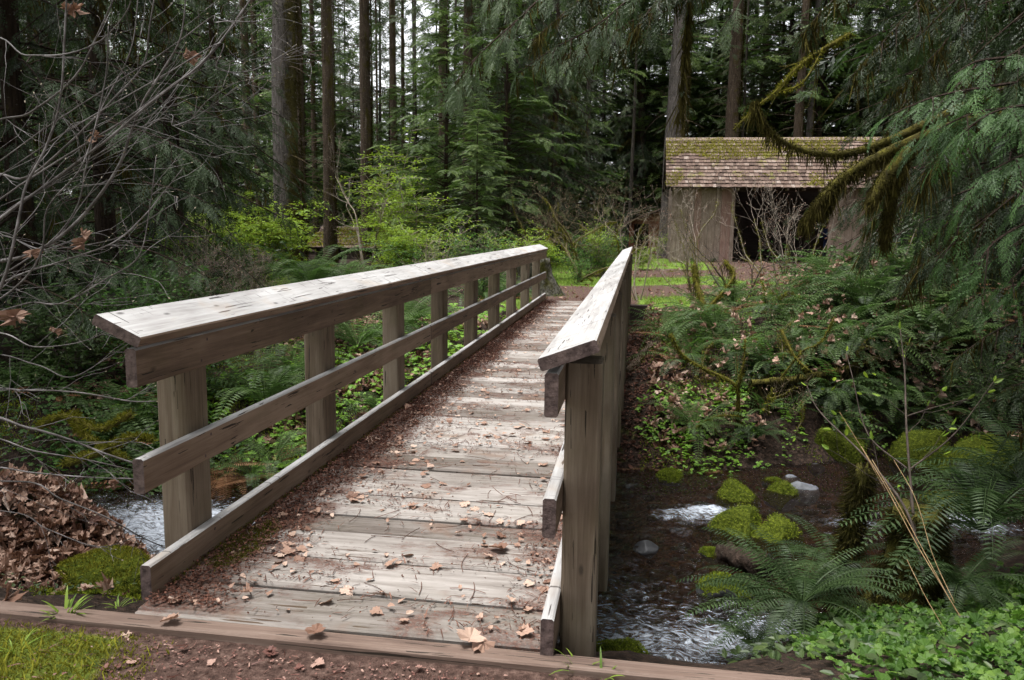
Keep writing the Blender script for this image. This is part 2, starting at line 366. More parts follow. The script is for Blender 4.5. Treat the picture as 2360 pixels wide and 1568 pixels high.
# ------------------------------------------------------------------ terrain and stream
WZ = -1.30
def cline(x): return np.interp(x, [-60, -30, -14, -9, -6, -4.4, -2.5, -1, .5, 1.5, 2.5, 3.5, 5, 7, 10, 16, 40, 80], [-2, 0, 3, 4.7, 5.9, 6.5, 6.8, 6.9, 7.0, 7.6, 8.4, 9.2, 10.1, 11.0, 12.2, 14, 20, 30])
def hwid(x): return np.interp(x, [-10, -4.4, -1, .5, 2, 3.5, 6], [1.1, 1.2, 1.7, 1.95, 1.35, 1.15, 1.2])
def terr(x, y, rough=True):
    x = np.asarray(x, float); y = np.asarray(y, float)
    c, h = cline(x), hwid(x); far = c+h*1.05; near = c-h*1.05
    tf = np.clip((y-far)/np.interp(x, [.6, 1.8, 3.2, 9], [5.2, 3.6, 2.1, 2.0]), 0, 1); zf = -1.46+1.46*(1-(1-tf)**1.9)
    tn = np.clip((near-y)/np.maximum(near-2.75, 1), 0, 1); zn = -1.46+1.43*tn**.85
    z = np.where(y > c, zf, zn)
    bed = 1-np.clip(np.abs(y-c)/h, 0, 1)**2
    z = z-.14*bed
    z = z+.25*sstep(18, 34, y)
    z = z+.55*np.exp(-((x-4.0)**2/5+(y-13.3)**2/2.5))+.45*np.exp(-((x-8)**2/9+(y-15.)**2/9))
    z = z+.84*np.exp(-((x+4.2)**2/.55+(y-4.95)**2/.26))-.25*np.exp(-((x+2.9)**2/.25+(y-4.2)**2/.3))
    z = z+1.3*sstep(14, 45, np.abs(x+1))*sstep(0, 30, y)
    z = z+5*sstep(60, 220, y)
    z = np.minimum(z, -.22+.22*sstep(16.6, 17.3, y)+9*(1-sstep(1.9, 1.2, np.abs(x+1.1))*sstep(2.6, 2.8, y)*sstep(17.4, 17.2, y)))
    if rough:
        pathm = sstep(2.6, 1.4, np.abs(x+1.1))*sstep(15.8, 16.6, y)+sstep(2.9, 2.7, y)*sstep(4, 3, np.abs(x+1))
        amp = .16*(1-.85*np.clip(pathm, 0, 1))*(1-.5*sstep(16, 19, y)*sstep(34, 30, y))
        pathm = pathm+sstep(1.6, 1.2, np.abs(x+1.1))*sstep(2.5, 2.8, y)*sstep(18, 17, y)
        z = z+(fbm(x, y, .8, 1)-.5)*amp*2.2+(fbm(x, y, 4., 5)-.5)*amp*.5
    return z
def hit(px, py, z0=None):
    """where the sight ray through a photo pixel meets the ground"""
    d = ray(px, py); ts = np.concatenate([np.linspace(1.5, 30, 900), np.linspace(30, 150, 900)])/1.0
    P = np.array([0, 0, EYE])+d*ts[:, None]
    g = terr(P[:, 0], P[:, 1]); k = np.argmax(P[:, 2] < g)
    return np.array([P[k, 0], P[k, 1], g[k]])
def gnd(x, y, dz=0.): return np.array([x, y, float(terr(x, y))+dz])

def spaced(a, b, fine, b2, r):
    out = list(np.arange(a, b, fine)); s = fine; v = out[-1]
    while v < b2: s *= r; v += s; out.append(v)
    s = fine; v = a; pre = []
    return out
gx = np.arange(-7, 7.01, .09); e = [7.]; s_ = .09
while e[-1] < 420: s_ *= 1.07; e.append(e[-1]+s_)
e = np.array(e[1:]); gx = np.concatenate([-e[::-1], gx, e])
gy = np.arange(1.2, 17, .09); e = [gy[-1]]; s_ = .09
while e[-1] < 600: s_ *= 1.045; e.append(e[-1]+s_)
e2 = [1.2]; s_ = .1
while e2[-1] > -250: s_ *= 1.15; e2.append(e2[-1]-s_)
gy = np.concatenate([np.array(e2[1:])[::-1], gy, np.array(e[1:])])
X, Y = np.meshgrid(gx, gy); Z = terr(X, Y)
nx_, ny_ = len(gx), len(gy)
i, k = np.meshgrid(np.arange(ny_-1), np.arange(nx_-1), indexing='ij')
q = np.stack([i*nx_+k, i*nx_+k+1, (i+1)*nx_+k+1, (i+1)*nx_+k], -1).reshape(-1, 4)
gmb = MB(); gmb.add(np.stack([X.ravel(), Y.ravel(), Z.ravel()], 1), [q])
gme = gmb.mesh('ground', M['ground'], True)
def road(x, y):
    """trodden earth: the path off the bridge, spreading to the yard before the barn"""
    a = sstep(1.5, .8, np.abs(x+1.1+.25*(y-17)*0))*sstep(15.5, 16.2, y)*sstep(22, 20, y)
    a = np.maximum(a, sstep(1.0, 0., np.abs(y-(19.6+.2*np.abs(x+1)+.5*np.sin(x*.8)))-1.25)*sstep(-4, -2, x))
    a = np.maximum(a, sstep(1.2, 0., np.abs(y-(25.8+.15*x+.6*np.sin(x*.7)))-1.0)*sstep(-3, 0, x))
    b = sstep(1.5, 0, np.maximum(np.abs(x-5.8)-2.5, np.abs(y-30)-5.5))
    return np.maximum(a, b)
def grassm(x, y):
    g = sstep(15.3, 16.3, y)*sstep(36, 33, y)*sstep(-3.8, -2.6, x)*sstep(14, 10, x)
    return g*(1-road(x, y)*.95)
xf, yf = X.ravel(), Y.ravel()
mossn = np.clip(sstep(-1.55, -1.95, xf+.35*(yf-2.3))*sstep(2.66, 2.6, yf)*.75+sstep(-7, -3, -np.abs(xf+3))*sstep(3, 4.5, yf)*sstep(16, 12, yf)*.38+sstep(20, 40, yf)*.25, 0, 1)
bedm = sstep(-1.22, -1.34, Z.ravel())
dirtm = np.maximum(road(xf, yf), sstep(2.7, 2.6, yf)*.9)
for nme, arr in (('m_dirt', dirtm), ('m_grass', grassm(xf, yf)), ('m_moss', mossn), ('m_bed', bedm)):
    a = gme.attributes.new(nme, 'FLOAT', 'POINT'); a.data.foreach_set('value', arr.astype(np.float32))
link('ground', gme, kind='structure')

# water sheet, really rippled
wx = np.concatenate([np.arange(-40, -7, .5), np.arange(-7, 7, .05), np.arange(7, 40, .5)]); wt = np.linspace(-1, 1, 90)
WX, WT = np.meshgrid(wx, wt); WY = cline(WX)+WT*(hwid(WX)+.5)
foams = [(.78, 8.0, .26, 1.), (.45, 7.75, .3, .6), (.35, 5.0, .8, .22), (.75, 5.35, .25, .45), (-4.3, 6.7, .9, .9), (-3.6, 6.3, .7, .6), (3.3, 7.9, .5, .75), (2.9, 8.3, .5, .5), (1.1, 5.6, .5, .55), (-.1, 6.2, .8, .25), (3.5, 9.3, .3, .6), (-.1, 5.3, .9, .4), (2.1, 7.7, .4, .6)]
foam = sum(a*np.exp(-((WX-x)**2+((WY-y)*1.4)**2)/r**2) for x, y, r, a in foams)
choppy = .35+.65*sstep(1.9, .6, WX)*sstep(-6, -5, WX)
WZZ = WZ+(fbm(WX, WY, 2.6, 11)-.5)*.13*choppy+(fbm(WX*1., WY*1.5, 8, 14, 3)-.5)*.075*choppy+foam*.05+.05*sstep(.6, 1.3, WX)
ny2, nx2 = WX.shape; i, k = np.meshgrid(np.arange(ny2-1), np.arange(nx2-1), indexing='ij')
q = np.stack([i*nx2+k, i*nx2+k+1, (i+1)*nx2+k+1, (i+1)*nx2+k], -1).reshape(-1, 4)
w = MB(); w.add(np.stack([WX.ravel(), WY.ravel(), WZZ.ravel()], 1), [q]); wme = w.mesh('stream', M['water'], True)
a = wme.attributes.new('foam', 'FLOAT', 'POINT'); a.data.foreach_set('value', np.clip(foam+choppy*.16, 0, 1).ravel().astype(np.float32))  # choppy term paints pale speckles that stand in for ripple highlights
link('stream_water', wme, kind='structure')

# ------------------------------------------------------------------ footbridge
bridge = empty('footbridge', (-1.1, 10, 0), 'weathered grey wooden footbridge with plank deck and railings crossing the stream', 'footbridge')
def bpart(name, mb, mats, parent, **kw):
    o = mb.obj(name, mats, parent, **kw); o.matrix_parent_inverse = Matrix.Translation((1.1, -10, 0)) if parent is bridge else Matrix.Identity(4)
    return o
def rail_group(name, label):
    g = link(name, None, bridge, label=label); g.empty_display_size = .2; g.matrix_parent_inverse = Matrix.Translation((1.1, -10, 0)); return g
RP = np.array([3.24, 4.86, 6.48, 8.09, 9.71, 11.33, 12.95, 14.57, 16.2])
for side in (-1, 1):
    g = rail_group('railing', 'near left railing with silvery sloping cap' if side < 0 else 'right railing, cap lined with worn cross cracks')
    xin = -1.95 if side < 0 else -.305
    dy = 0. if side < 0 else -.29
    y0, y1 = (2.84, 17.12) if side < 0 else (2.69, 16.75)
    s = side  # outward direction
    def bx(xa, xb, *a, **k):
        chbox(min(xa, xb), max(xa, xb), *a, **k)
    # sloping caps, in three boards butted end to end
    cuts = [y0-.01, 7.32, 12.15, y1+.03] if side < 0 else [y0-.01, 6.9, 11.8, y1+.03]
    for a0, a1 in zip(cuts[:-1], cuts[1:]):
        mb = MB(); th = .046; W = .215; an = radians(25 if side < 0 else 21)
        ox, oz = xin-s*.012, 1.056
        dvec = np.array([s*cos(an), sin(an)]); nv = np.array([-s*sin(an), cos(an)])
        pts = []
        o0 = np.array([ox, oz])
        ch = .006
        A = [(0, 0), (W, 0), (W, th), (0, th)]
        loc = [(ch, 0), (W-ch, 0), (W, ch), (W, th-ch), (W-ch, th), (ch, th), (0, th-ch), (0, ch)]
        sec = [tuple(o0+dvec*u+nv*v) for u, v in loc]
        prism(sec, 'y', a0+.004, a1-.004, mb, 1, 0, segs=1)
        # ends as sawn wood
        nf = len(mb.f); mb.f[-1] = (mb.f[-1][0], 2); mb.f[-2] = (mb.f[-2][0], 2)
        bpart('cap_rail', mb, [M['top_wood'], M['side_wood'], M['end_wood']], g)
    def board(name, z0_, z1_, ya, yb, off=0.):
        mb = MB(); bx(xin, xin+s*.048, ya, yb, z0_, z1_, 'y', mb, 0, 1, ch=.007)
        mb.f[-1] = (mb.f[-1][0], 2); mb.f[-2] = (mb.f[-2][0], 2)
        for yy in RP+(0. if side < 0 else -.29):
            if ya < yy+.1 < yb:
                for q_ in (-.045, .045):
                    cy0, cz0 = yy+.1+q_*.6, (z0_+z1_)/2+q_
                    for sx_ in (-.0015,): mb.add(np.array([[xin-s*.0018, cy0+.008*cos(a), cz0+.008*sin(a)] for a in np.arange(8)*pi/4]), [np.arange(8)[None]], 2)
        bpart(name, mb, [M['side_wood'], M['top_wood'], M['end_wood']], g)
    ysp = [y0, 7.4, 12.2, y1]
    for a0, a1 in zip(ysp[:-1], ysp[1:]):
        board('upper_rail', .895, 1.052, a0, a1-.004)
        board('middle_rail', .452, .598, a0+.01, a1-.004)
        board('kerb_board', -.015, .140, a0+.02, a1-.004)
    for j, yy in enumerate(RP+dy):
        mb = MB(); xo = xin+s*.049
        bx(xo, xo+s*.138, yy, yy+.205, -.62, 1.045, 'z', mb, 0, None, ch=.012, segs=1)
        bpart('post', mb, [M['post_wood'], M['post_wood']], g)
# deck planks
y = 2.775; j = 0
pr = np.random.default_rng(5)
while y < 16.75:
    wdt = float(pr.choice([.235, .285, .30, .325]))
    mb = MB(); zt = pr.normal(0, .005)
    chbox(-1.945-pr.random()*.03, -.275+pr.random()*.02, y, y+wdt-.019, -.05+zt, zt, 'x', mb, 0, None, ch=.010, segs=1)
    for xs in (-1.80, -1.12, -.44):
        for q_ in (.25, .75):
            nx0, ny0 = xs+pr.normal(0, .02), y+wdt*q_+pr.normal(0, .006)
            mb.add(np.array([[nx0+.0045*cos(a), ny0+.0045*sin(a), zt+.0015] for a in np.arange(6)*pi/3]), [np.arange(6)[None]], 1)
    bpart('deck_plank', mb, [M['deck_wood'], M['end_wood']], bridge); y += wdt
for xs in (-1.78, -1.1, -.42):
    mb = MB(); chbox(xs-.09, xs+.09, 3.0, 16.7, -.5, -.056, 'y', mb, 0, ch=.01); bpart('stringer', mb, [M['dark_wood']], bridge)
# sills and abutments
mb = MB(); chbox(-6.2, .645, 2.645, 2.735, -.13, -.002, 'x', mb, 0, ch=.006, segs=1)
mb.obj('timber_sill', M['red_wood'], label='long reddish brown timber sill across the near end of the bridge', cat='beam')
mb = MB(); chbox(-1.95, -1.2, 2.742, 2.770, -.12, -.006, 'x', mb, 0, ch=.004)
mb.obj('filler_board', M['deck_wood'], label='thin board wedged between the near timber sill and the first deck plank', cat='board')
wall = empty('retaining_wall', (.4, 16.1, -.3), 'dark stacked timber retaining wall beside the far right bridge end', 'retaining wall')
p1, p2 = at(1502, 705, 15.6), at(1541, 730, 15.6)
for (xa, xb, za, zb) in ((-.6, p1[0], p1[2]-.2, p1[2]), (-.6, p2[0], p2[2]-.19, p2[2]-.004), (-.6, p2[0]-.02, p2[2]-.40, p2[2]-.194), (-.6, p2[0]-.05, p2[2]-.62, p2[2]-.404)):
    mb = MB(); chbox(xa, xb, 15.6, 15.8, za, zb, 'x', mb, 0, ch=.008)
    o = mb.obj('timber', M['dark_wood'], wall); o.matrix_parent_inverse = Matrix.Translation((-.4, -16.1, .3))

# ------------------------------------------------------------------ foliage templates (local: x along, y across, z up)
def quad_leaf(p, d, n, L, w):
    """rhombus leaf: base p, direction d, width along n"""
    return [p, p+d*L*.45+n*w, p+d*L, p+d*L*.45-n*w]
def spray(nb, sub, width=.46, ang=50, sublen=.16, subw=.03, droop=.22, fall=.7, seed=0, rw=.02, cup=.25):
    r = np.random.default_rng(seed); V = []; N = np.array([0, 1., 0])
    V += quad_leaf(np.zeros(3), np.array([1., 0, 0]), N, 1., rw)
    for k in range(nb):
        t = (k+.4)/nb
        for s in (-1, 1):
            L = width*((1-t)**fall)*(.35+.65*min(1, t*3.5+.25))*r.uniform(.75, 1.15)
            a = radians(ang-18*t+r.normal(0, 5)); d = np.array([cos(a), s*sin(a), 0]); n = np.array([-d[1], d[0], 0])
            p = np.array([t, 0, 0])
            if sub == 0:
                V += quad_leaf(p, d, n, L, L*.16)
                V += quad_leaf(p+d*L*.3, nrm(d+n*.7*r.choice([-1, 1])), n, L*.5, L*.09)
            else:
                V += quad_leaf(p, d, n, L, subw*.7)
                for j in range(sub):
                    u = (j+.6)/(sub+.3)
                    for s2 in (-1, 1):
                        a2 = a*s+s2*radians(38+r.normal(0, 5)); d2 = np.array([cos(a2), sin(a2), 0]); n2 = np.array([-d2[1], d2[0], 0])
                        V += quad_leaf(p+d*L*u, d2, n2, sublen*(1.1-.6*u)*L/width*1.1, subw)
    V = np.array(V)
    V[:, 2] = -droop*V[:, 0]**2-cup*V[:, 1]**2+.02*np.sin(V[:, 1]*40+V[:, 0]*23)
    return V, [np.arange(len(V)).reshape(-1, 4)]
CED_HI = spray(9, 5, .44, 44, .085, .012, seed=1, rw=.012)
CED_MID = spray(8, 3, .42, 44, .11, .017, seed=2, rw=.014)
CED_LO = spray(7, 0, seed=3)
HEM_MID = spray(11, 2, .42, 62, .15, .018, .12, .8, 4, .012, .1)
HEM_LO = spray(8, 0, .42, 60, droop=.15, seed=5)
# sword fern frond: pinnae along an arching rachis handled in fern()
def leaf_t(pts, curl=.12, seed=0):
    """flat outline -> fan with curled edges"""
    r = np.random.default_rng(seed); P = np.array(pts, float); P = np.column_stack([P, np.zeros(len(P))])
    c = np.array([[.32, 0, 0.]]); P[:, 2] = curl*(np.abs(P[:, 1])*1.6+.35*(P[:, 0]-.3)**2*2)+r.normal(0, abs(curl)*.26, len(P))
    V = np.vstack([c, P]); n = len(P); k = np.arange(n)
    return V, [np.stack([np.zeros(n, int), k+1, (k+1) % n+1], 1)]
def mirror(h): return h+[(x, -y) for x, y in h[::-1] if abs(y) > 1e-6]
MAPLE_O = mirror([(0, .0), (-.02, .05), (-.16, .28), (.03, .36), (.06, .54), (.20, .49), (.32, .60), (.42, .44), (.52, .28), (.64, .34), (.76, .22), (.84, .12), (1.0, 0)])
FLAT = [leaf_t(MAPLE_O, c_, s_) for c_, s_ in ((.07, 21), (.12, 22))]
MAPLES = [leaf_t(MAPLE_O, c_, s_) for c_, s_ in ((.25, 1), (.5, 2), (.8, 3), (-.35, 4))]
BIT = leaf_t([(0, 0), (.2, .3), (.6, .25), (1, 0), (.7, -.3), (.25, -.2)], .35, 7)
HEART3 = None
def clover_t(sz=1., seed=0):
    V = []; Fc = []; r = np.random.default_rng(seed); n0 = 0
    for a in (0, 2*pi/3, 4*pi/3):
        out = [(0, 0), (.28, .36), (.58, .46), (.86, .3), (.74, 0), (.86, -.3), (.58, -.46), (.28, -.36)]
        P = np.array(out); ca, sa = cos(a), sin(a)
        Q = np.column_stack([P[:, 0]*ca-P[:, 1]*sa, P[:, 0]*sa+P[:, 1]*ca, -.25*P[:, 0]**2-.12*np.abs(P[:, 1])])
        V.append(Q); Fc.append(np.array([[0, 1, 2, 4], [2, 3, 4, 4], [0, 4, 6, 7], [4, 5, 6, 6]])[:, :]+n0); n0 += len(Q)
    V = np.vstack(V); Fq = np.vstack(Fc); tri = Fq[Fq[:, 2] == Fq[:, 3]][:, :3]; qd = Fq[Fq[:, 2] != Fq[:, 3]]
    return V*sz, [qd, tri]
CLOVER = clover_t()
LOBED = leaf_t([(0, 0), (-.12, .3), (.05, .5), (.25, .42), (.42, .6), (.62, .42), (.85, .4), (.86, .14), (1, 0), (.86, -.14), (.85, -.4), (.62, -.42), (.42, -.6), (.25, -.42), (.05, -.5), (-.12, -.3)], .25, 9)
OVAL = (np.array([[0, 0, 0], [.3, .22, .05], [.75, .16, .02], [1, 0, -.06], [.75, -.16, .02], [.3, -.22, .05], [.4, 0, -.03]]), [np.array([[6, 0, 1], [6, 1, 2], [6, 2, 3], [6, 3, 4], [6, 4, 5], [6, 5, 0]])])
RHOMB = (np.array([[0, 0, 0], [.45, .2, .04], [1, 0, 0], [.45, -.2, .04]]), [np.array([[0, 1, 2, 3]])])
BLADE = (np.array([[0, -.5, 0], [0, .5, 0], [.55, .38, .0], [.55, -.38, 0], [1, 0, -.18]])*[1, .09, 1], [np.array([[0, 1, 2, 3]]), np.array([[3, 2, 4]])])

def frames(dirs, normals, size, wid=None):
    X_ = nrm(dirs); Y_ = nrm(np.cross(normals, X_)); Z_ = np.cross(X_, Y_)
    s_ = np.asarray(size, float).reshape(-1, 1); w_ = s_ if wid is None else np.asarray(wid, float).reshape(-1, 1)
    return X_*s_, Y_*w_, Z_*s_
def rdir(r, n, tilt=1.):
    a = r.random(n)*2*pi; z = r.normal(0, tilt, n); return nrm(np.stack([np.cos(a), np.sin(a), z], 1))

def bough(mbf, mbw, P, rad, nspr, ssize, T, r, side=.85, hang=.35, mat=0, wmat=1, start=.12, tilt=.35, tint0=.45, tv=.22, tip=True, sides=4):
    """sprays along a wooden path P"""
    P = np.asarray(P, float); n = len(P); L = np.linalg.norm(np.diff(P, axis=0), axis=1); cum = np.r_[0, np.cumsum(L)]; tot = cum[-1]
    if mbw is not None: tube(mbw, P, rad*(1-.85*np.linspace(0, 1, n)), sides, wmat, .5, False)
    s = np.linspace(start, 1., nspr); s = np.clip(s+r.normal(0, .4/nspr, nspr), 0, 1)
    pos = np.stack([np.interp(s*tot, cum, P[:, k]) for k in range(3)], 1)
    tan = nrm(np.stack([np.interp(np.minimum(s*tot+.05*tot, tot), cum, P[:, k]) for k in range(3)], 1)-np.stack([np.interp(s*tot-.07*tot, cum, P[:, k]) for k in range(3)], 1))
    lat = nrm(np.cross(tan, UP)); sg = np.where(np.arange(nspr) % 2 == 0, 1., -1.)*(np.where(s > .97, .15, 1.))
    fw = .55+.5*s
    d = tan*fw[:, None]+lat*(sg*side)[:, None]-UP*(hang*r.uniform(.4, 1.5, nspr))[:, None]+r.normal(0, .12, (nspr, 3))
    nn = UP+tan*.4*hang+r.normal(0, tilt, (nspr, 3))
    sz = ssize*(1.12-.5*s)*r.uniform(.7, 1.25, nspr)
    Xs, Ys, Zs = frames(d, nn, sz)
    mbf.inst(T, pos, Xs, Ys, Zs, mat, np.clip(tint0+r.normal(0, tv, nspr), 0, 1))
def limb_path(p0, az, L, e0, droop, r, n=8, curve_=.15):
    s = np.linspace(0, 1, n); a = az+curve_*s*r.normal(0, 1)
    x = np.cumsum(np.cos(a))*L/n; y_ = np.cumsum(np.sin(a))*L/n; z = L*(e0*s-droop*s*s)
    return np.stack([x-x[0], y_-y_[0], z], 1)+np.asarray(p0)

def conifer(seed, H, r0, base, nb, Lb, T, ssize, nspr, e0=.25, droop=.5, hang=.35, side=.85, shape=1., tilt=.35, wsides=4, dead=0, lean=.0, tsides=12, flare=.35, upturn=0, topdens=1., lump=.05, azs=None, tint0=.45):
    r = np.random.default_rng(seed); ft = MB(); wt_ = MB(); tk = MB()
    n = max(10, int(H*1.2)); zz = np.linspace(-.4, H, n)
    tr = r0*np.clip(1-np.clip(zz, 0, H)/H, .02, 1)**.8*(1+flare*np.exp(-np.clip(zz, 0, 99)/.7))
    ph = r.random(2)*6; P = np.stack([lean*zz+.02*H*.1*np.sin(zz*.25+ph[0]), .03*np.sin(zz*.3+ph[1]), zz], 1)
    tube(tk, P, tr, tsides, 0, .5, True, lump)
    tx = lambda z: np.array([np.interp(z, zz, P[:, 0]), np.interp(z, zz, P[:, 1]), z])
    for k in range(nb):
        u = r.random()**topdens; z = base+(H-base)*u; L = Lb*(1-u)**shape*r.uniform(.6, 1.15)+.3
        if u < .12: L *= r.uniform(.5, 1)
        az = r.random()*2*pi if azs is None else r.uniform(*azs)
        Pq = limb_path(tx(z), az, L, e0*r.uniform(.3, 1.6), droop*r.uniform(.6, 1.4), r)
        if upturn: Pq[-3:, 2] += upturn*L*np.array([.02, .06, .13])
        bough(ft, wt_, Pq, .007+.006*L, max(4, int(nspr*(L/Lb)**.8)), ssize, T, r, side, hang, tilt=tilt, tint0=tint0+.25*(u-.4), wmat=0, sides=wsides)
    for k in range(dead):
        z = r.uniform(.8, base*1.1); az = r.random()*2*pi; L = r.uniform(.4, 2.2)
        tube(wt_, limb_path(tx(z), az, L, r.uniform(-.1, .25), r.uniform(.1, .5), r, 6, .6), np.linspace(.022, .004, 6), 3, 0, .5, False)
    return ft, wt_, tk
def tree_meshes(name, ft, wt_, tk, fm, bm, tm):
    out = {'trunk': tk.mesh(name+'_trunk', tm, True)}
    if ft.v: out['crown'] = ft.mesh(name+'_crown', fm)
    if wt_.v: out['branches'] = wt_.mesh(name+'_branches', bm, True)
    return out
def put_tree(meshes, name, loc, rz, scale, label, cat='tree', group=None, girth=None):
    if hasattr(scale, '__len__'): scale = tuple(scale)
    o = empty(name, loc, label, cat, group, rz, scale)
    for k, me in meshes.items():
        c = link(k, me, o)
        if girth and k in ('trunk', 'moss', 'bark_flakes'): c.scale = (girth, girth, 1)
    return o

def fern_mesh(seed, nf, L, mat, width=.13, npin=26, rise=.9, arch=1., spread=(.0, 1.), dead=0, matd=None, lo=False, azr=(0, 2*pi)):
    r = np.random.default_rng(seed); mb = MB()
    if lo: npin = npin//2
    for k in range(nf):
        az = r.uniform(*azr); l = L*r.uniform(.65, 1.1); el = r.uniform(.45, 1.25)*rise
        n = 9; s = np.linspace(0, 1, n); ang = el-(arch*r.uniform(.8, 1.5))*s**1.2*1.3
        rr = np.concatenate([[0], np.cumsum(np.cos(ang[:-1]))])*l/(n-1); zz = np.concatenate([[0], np.cumsum(np.sin(ang[:-1]))])*l/(n-1)
        P = np.stack([rr*cos(az), rr*sin(az), zz], 1)
        isd = 1 if (k < dead) else 0
        if isd: P[:, 2] = P[:, 2]*.25
        tube(mb, P, np.linspace(.005, .0015, n), 3, isd, .75, False)
        t = (np.arange(npin)+.5)/npin; t = .12+.88*t
        pos = np.stack([np.interp(t, s, P[:, c]) for c in range(3)], 1)
        tan = nrm(np.stack([np.gradient(P[:, c], s) for c in range(3)], 1)); tt = nrm(np.stack([np.interp(t, s, tan[:, c]) for c in range(3)], 1))
        lat = np.array([-sin(az), cos(az), 0.]); up = nrm(np.cross(tt, lat)*1.)
        up = np.where(up[:, 2:3] < 0, -up, up)
        ln = width*np.minimum(1, (t-.08)*4.5)*np.clip((1-t), 0, 1)**.42*(L/1.0)**.5+.008
        w_ = np.full(npin, l*.88/npin*.42*(1.9 if lo else 1.25))
        tint = np.clip(.5+r.normal(0, .18)+r.normal(0, .06, npin), 0, 1)
        for sg in (-1, 1):
            d = lat*sg+tt*.22-np.array([0, 0, 1])*(.18+.1*r.random())+r.normal(0, .05, (npin, 3))
            Xs, Ys, Zs = frames(d, up, ln, w_*2.2)
            mb.inst(RHOMB, pos, Xs, Ys, Zs, isd, tint)
    return mb.mesh('fern', [mat, matd or M['fern_dead']])

def leafy(mb, r, n_stem, H, spread, leafT, lsize, nleaf, mat=0, smat=1, layered=.0, stemr=.008, sub=5, tv=.2, tint0=.5, clump=.16, base_r=.08, leafstart=.3):
    """multi-stem shrub with side twigs and leaves"""
    for k in range(n_stem):
        az = r.random()*2*pi; out = spread*r.uniform(.3, 1); h = H*r.uniform(.6, 1.1)
        b = np.array([cos(az), sin(az), 0])*base_r*r.random()
        mid = b+np.array([cos(az)*out*.35, sin(az)*out*.35, h*.55]); tipp = b+np.array([cos(az+r.normal(0, .4))*out, sin(az+r.normal(0, .4))*out, h*r.uniform(.85, 1.)])
        P = curve([b, mid, tipp], 5); tube(mb, P, np.linspace(stemr, stemr*.25, len(P)), 4, smat, .5, False)
        for j in range(sub):
            u = r.uniform(leafstart, 1); p0 = P[int(u*(len(P)-1))]; a2 = r.random()*2*pi; l2 = clump*H*r.uniform(.5, 1.6)
            d2 = np.array([cos(a2), sin(a2), r.uniform(-.1, .8)*(1-layered)]); Q = np.stack([p0+d2*l2*s_+np.array([0, 0, -.15*l2*s_*s_]) for s_ in np.linspace(0, 1, 4)])
            tube(mb, Q, np.linspace(stemr*.45, stemr*.15, 4), 3, smat, .5, False)
            nl = max(2, nleaf//(n_stem*sub)); s_ = r.random(nl)**.7
            pos = np.stack([np.interp(s_, np.linspace(0, 1, 4), Q[:, c]) for c in range(3)], 1)+r.normal(0, lsize*.6, (nl, 3))*np.array([1, 1, 1-.6*layered])
            dr = nrm(rdir(r, nl, .35)+nrm(d2)*.6); nn = UP+r.normal(0, .45*(1-layered*.5), (nl, 3))
            Xs, Ys, Zs = frames(dr, nn, lsize*r.uniform(.6, 1.3, nl)); mb.inst(leafT, pos, Xs, Ys, Zs, mat, np.clip(tint0+r.normal(0, tv*.5)+r.normal(0, tv, nl), 0, 1))

def grow(mb, p, d, L, rad, depth, r, mat=0, nseg=6, kids=(2, 4), wig=.25, upb=.15, ratio=.62, spread=.7, ends=None, minr=.0018, sides=5, paths=None):
    """recursive bare limb"""
    P = [np.array(p, float)]; dd = nrm(np.array(d, float))
    for k in range(nseg):
        dd = nrm(dd+r.normal(0, wig, 3)/nseg**.5+np.array([0, 0, upb/nseg])); P.append(P[-1]+dd*L/nseg)
    P = np.array(P); rr = np.linspace(rad, max(rad*.45, minr*.7), len(P)); tube(mb, P, rr, sides if depth > 1 else 3, mat, .5, False)
    if paths is not None: paths.append((P, rr))
    if depth <= 0:
        if ends is not None: ends.append((P[-1], dd)); return
        return
    for k in range(int(r.integers(kids[0], kids[1]+1))):
        u = r.uniform(.3, 1.) if k else 1.
        i_ = min(len(P)-2, int(u*(len(P)-1))); d2 = nrm(nrm(P[i_+1]-P[i_])+r.normal(0, spread, 3)*(1 if k else .5))
        grow(mb, P[i_+(1 if k == 0 else 0)], d2, L*ratio*r.uniform(.7, 1.2), max(rr[i_]*.62, minr), depth-1, r, mat, nseg, kids, wig, upb, ratio, spread, ends, minr, sides, paths)
    if ends is not None: ends.append((P[-1], dd))

def hang_moss(mb, P, rad, n, L, r, mat=0, w=.012, tint0=.5):
    P = np.asarray(P); m_ = len(P); u = r.random(n)*(m_-1); i_ = u.astype(int).clip(0, m_-2); f = (u-i_)[:, None]
    pos = P[i_]*(1-f)+P[i_+1]*f+rdir(r, n)*(np.asarray(rad)*r.uniform(.3, 1.1, n))[:, None]
    clump = fbm(u*3, u*0, 1.7, int(r.integers(50)), 2)
    d = np.stack([r.normal(0, .24, n), r.normal(0, .24, n), -np.ones(n)], 1); ln = L*r.uniform(.15, 1.2, n)*(.05+3.2*np.clip(clump-.25, 0, 1)**1.3)
    Xs, Ys, Zs = frames(d, rdir(r, n, .2), ln, w*r.uniform(.6, 1.8, n)*3.5); mb.inst(RHOMB, pos, Xs, Ys, Zs, mat, np.clip(tint0+r.normal(0, .25, n), 0, 1))
def fuzz(mb, pos, nor, r, L=.02, w=.012, mat=1, tint0=.5, tv=.22):
    n = len(pos); d = nrm(nor+r.normal(0, .55, (n, 3))); Xs, Ys, Zs = frames(d, rdir(r, n), L*r.uniform(.5, 1.4, n), np.full(n, w*2.)); mb.inst(RHOMB, pos, Xs, Ys, Zs, mat, np.clip(tint0+r.normal(0, tv, n), 0, 1))
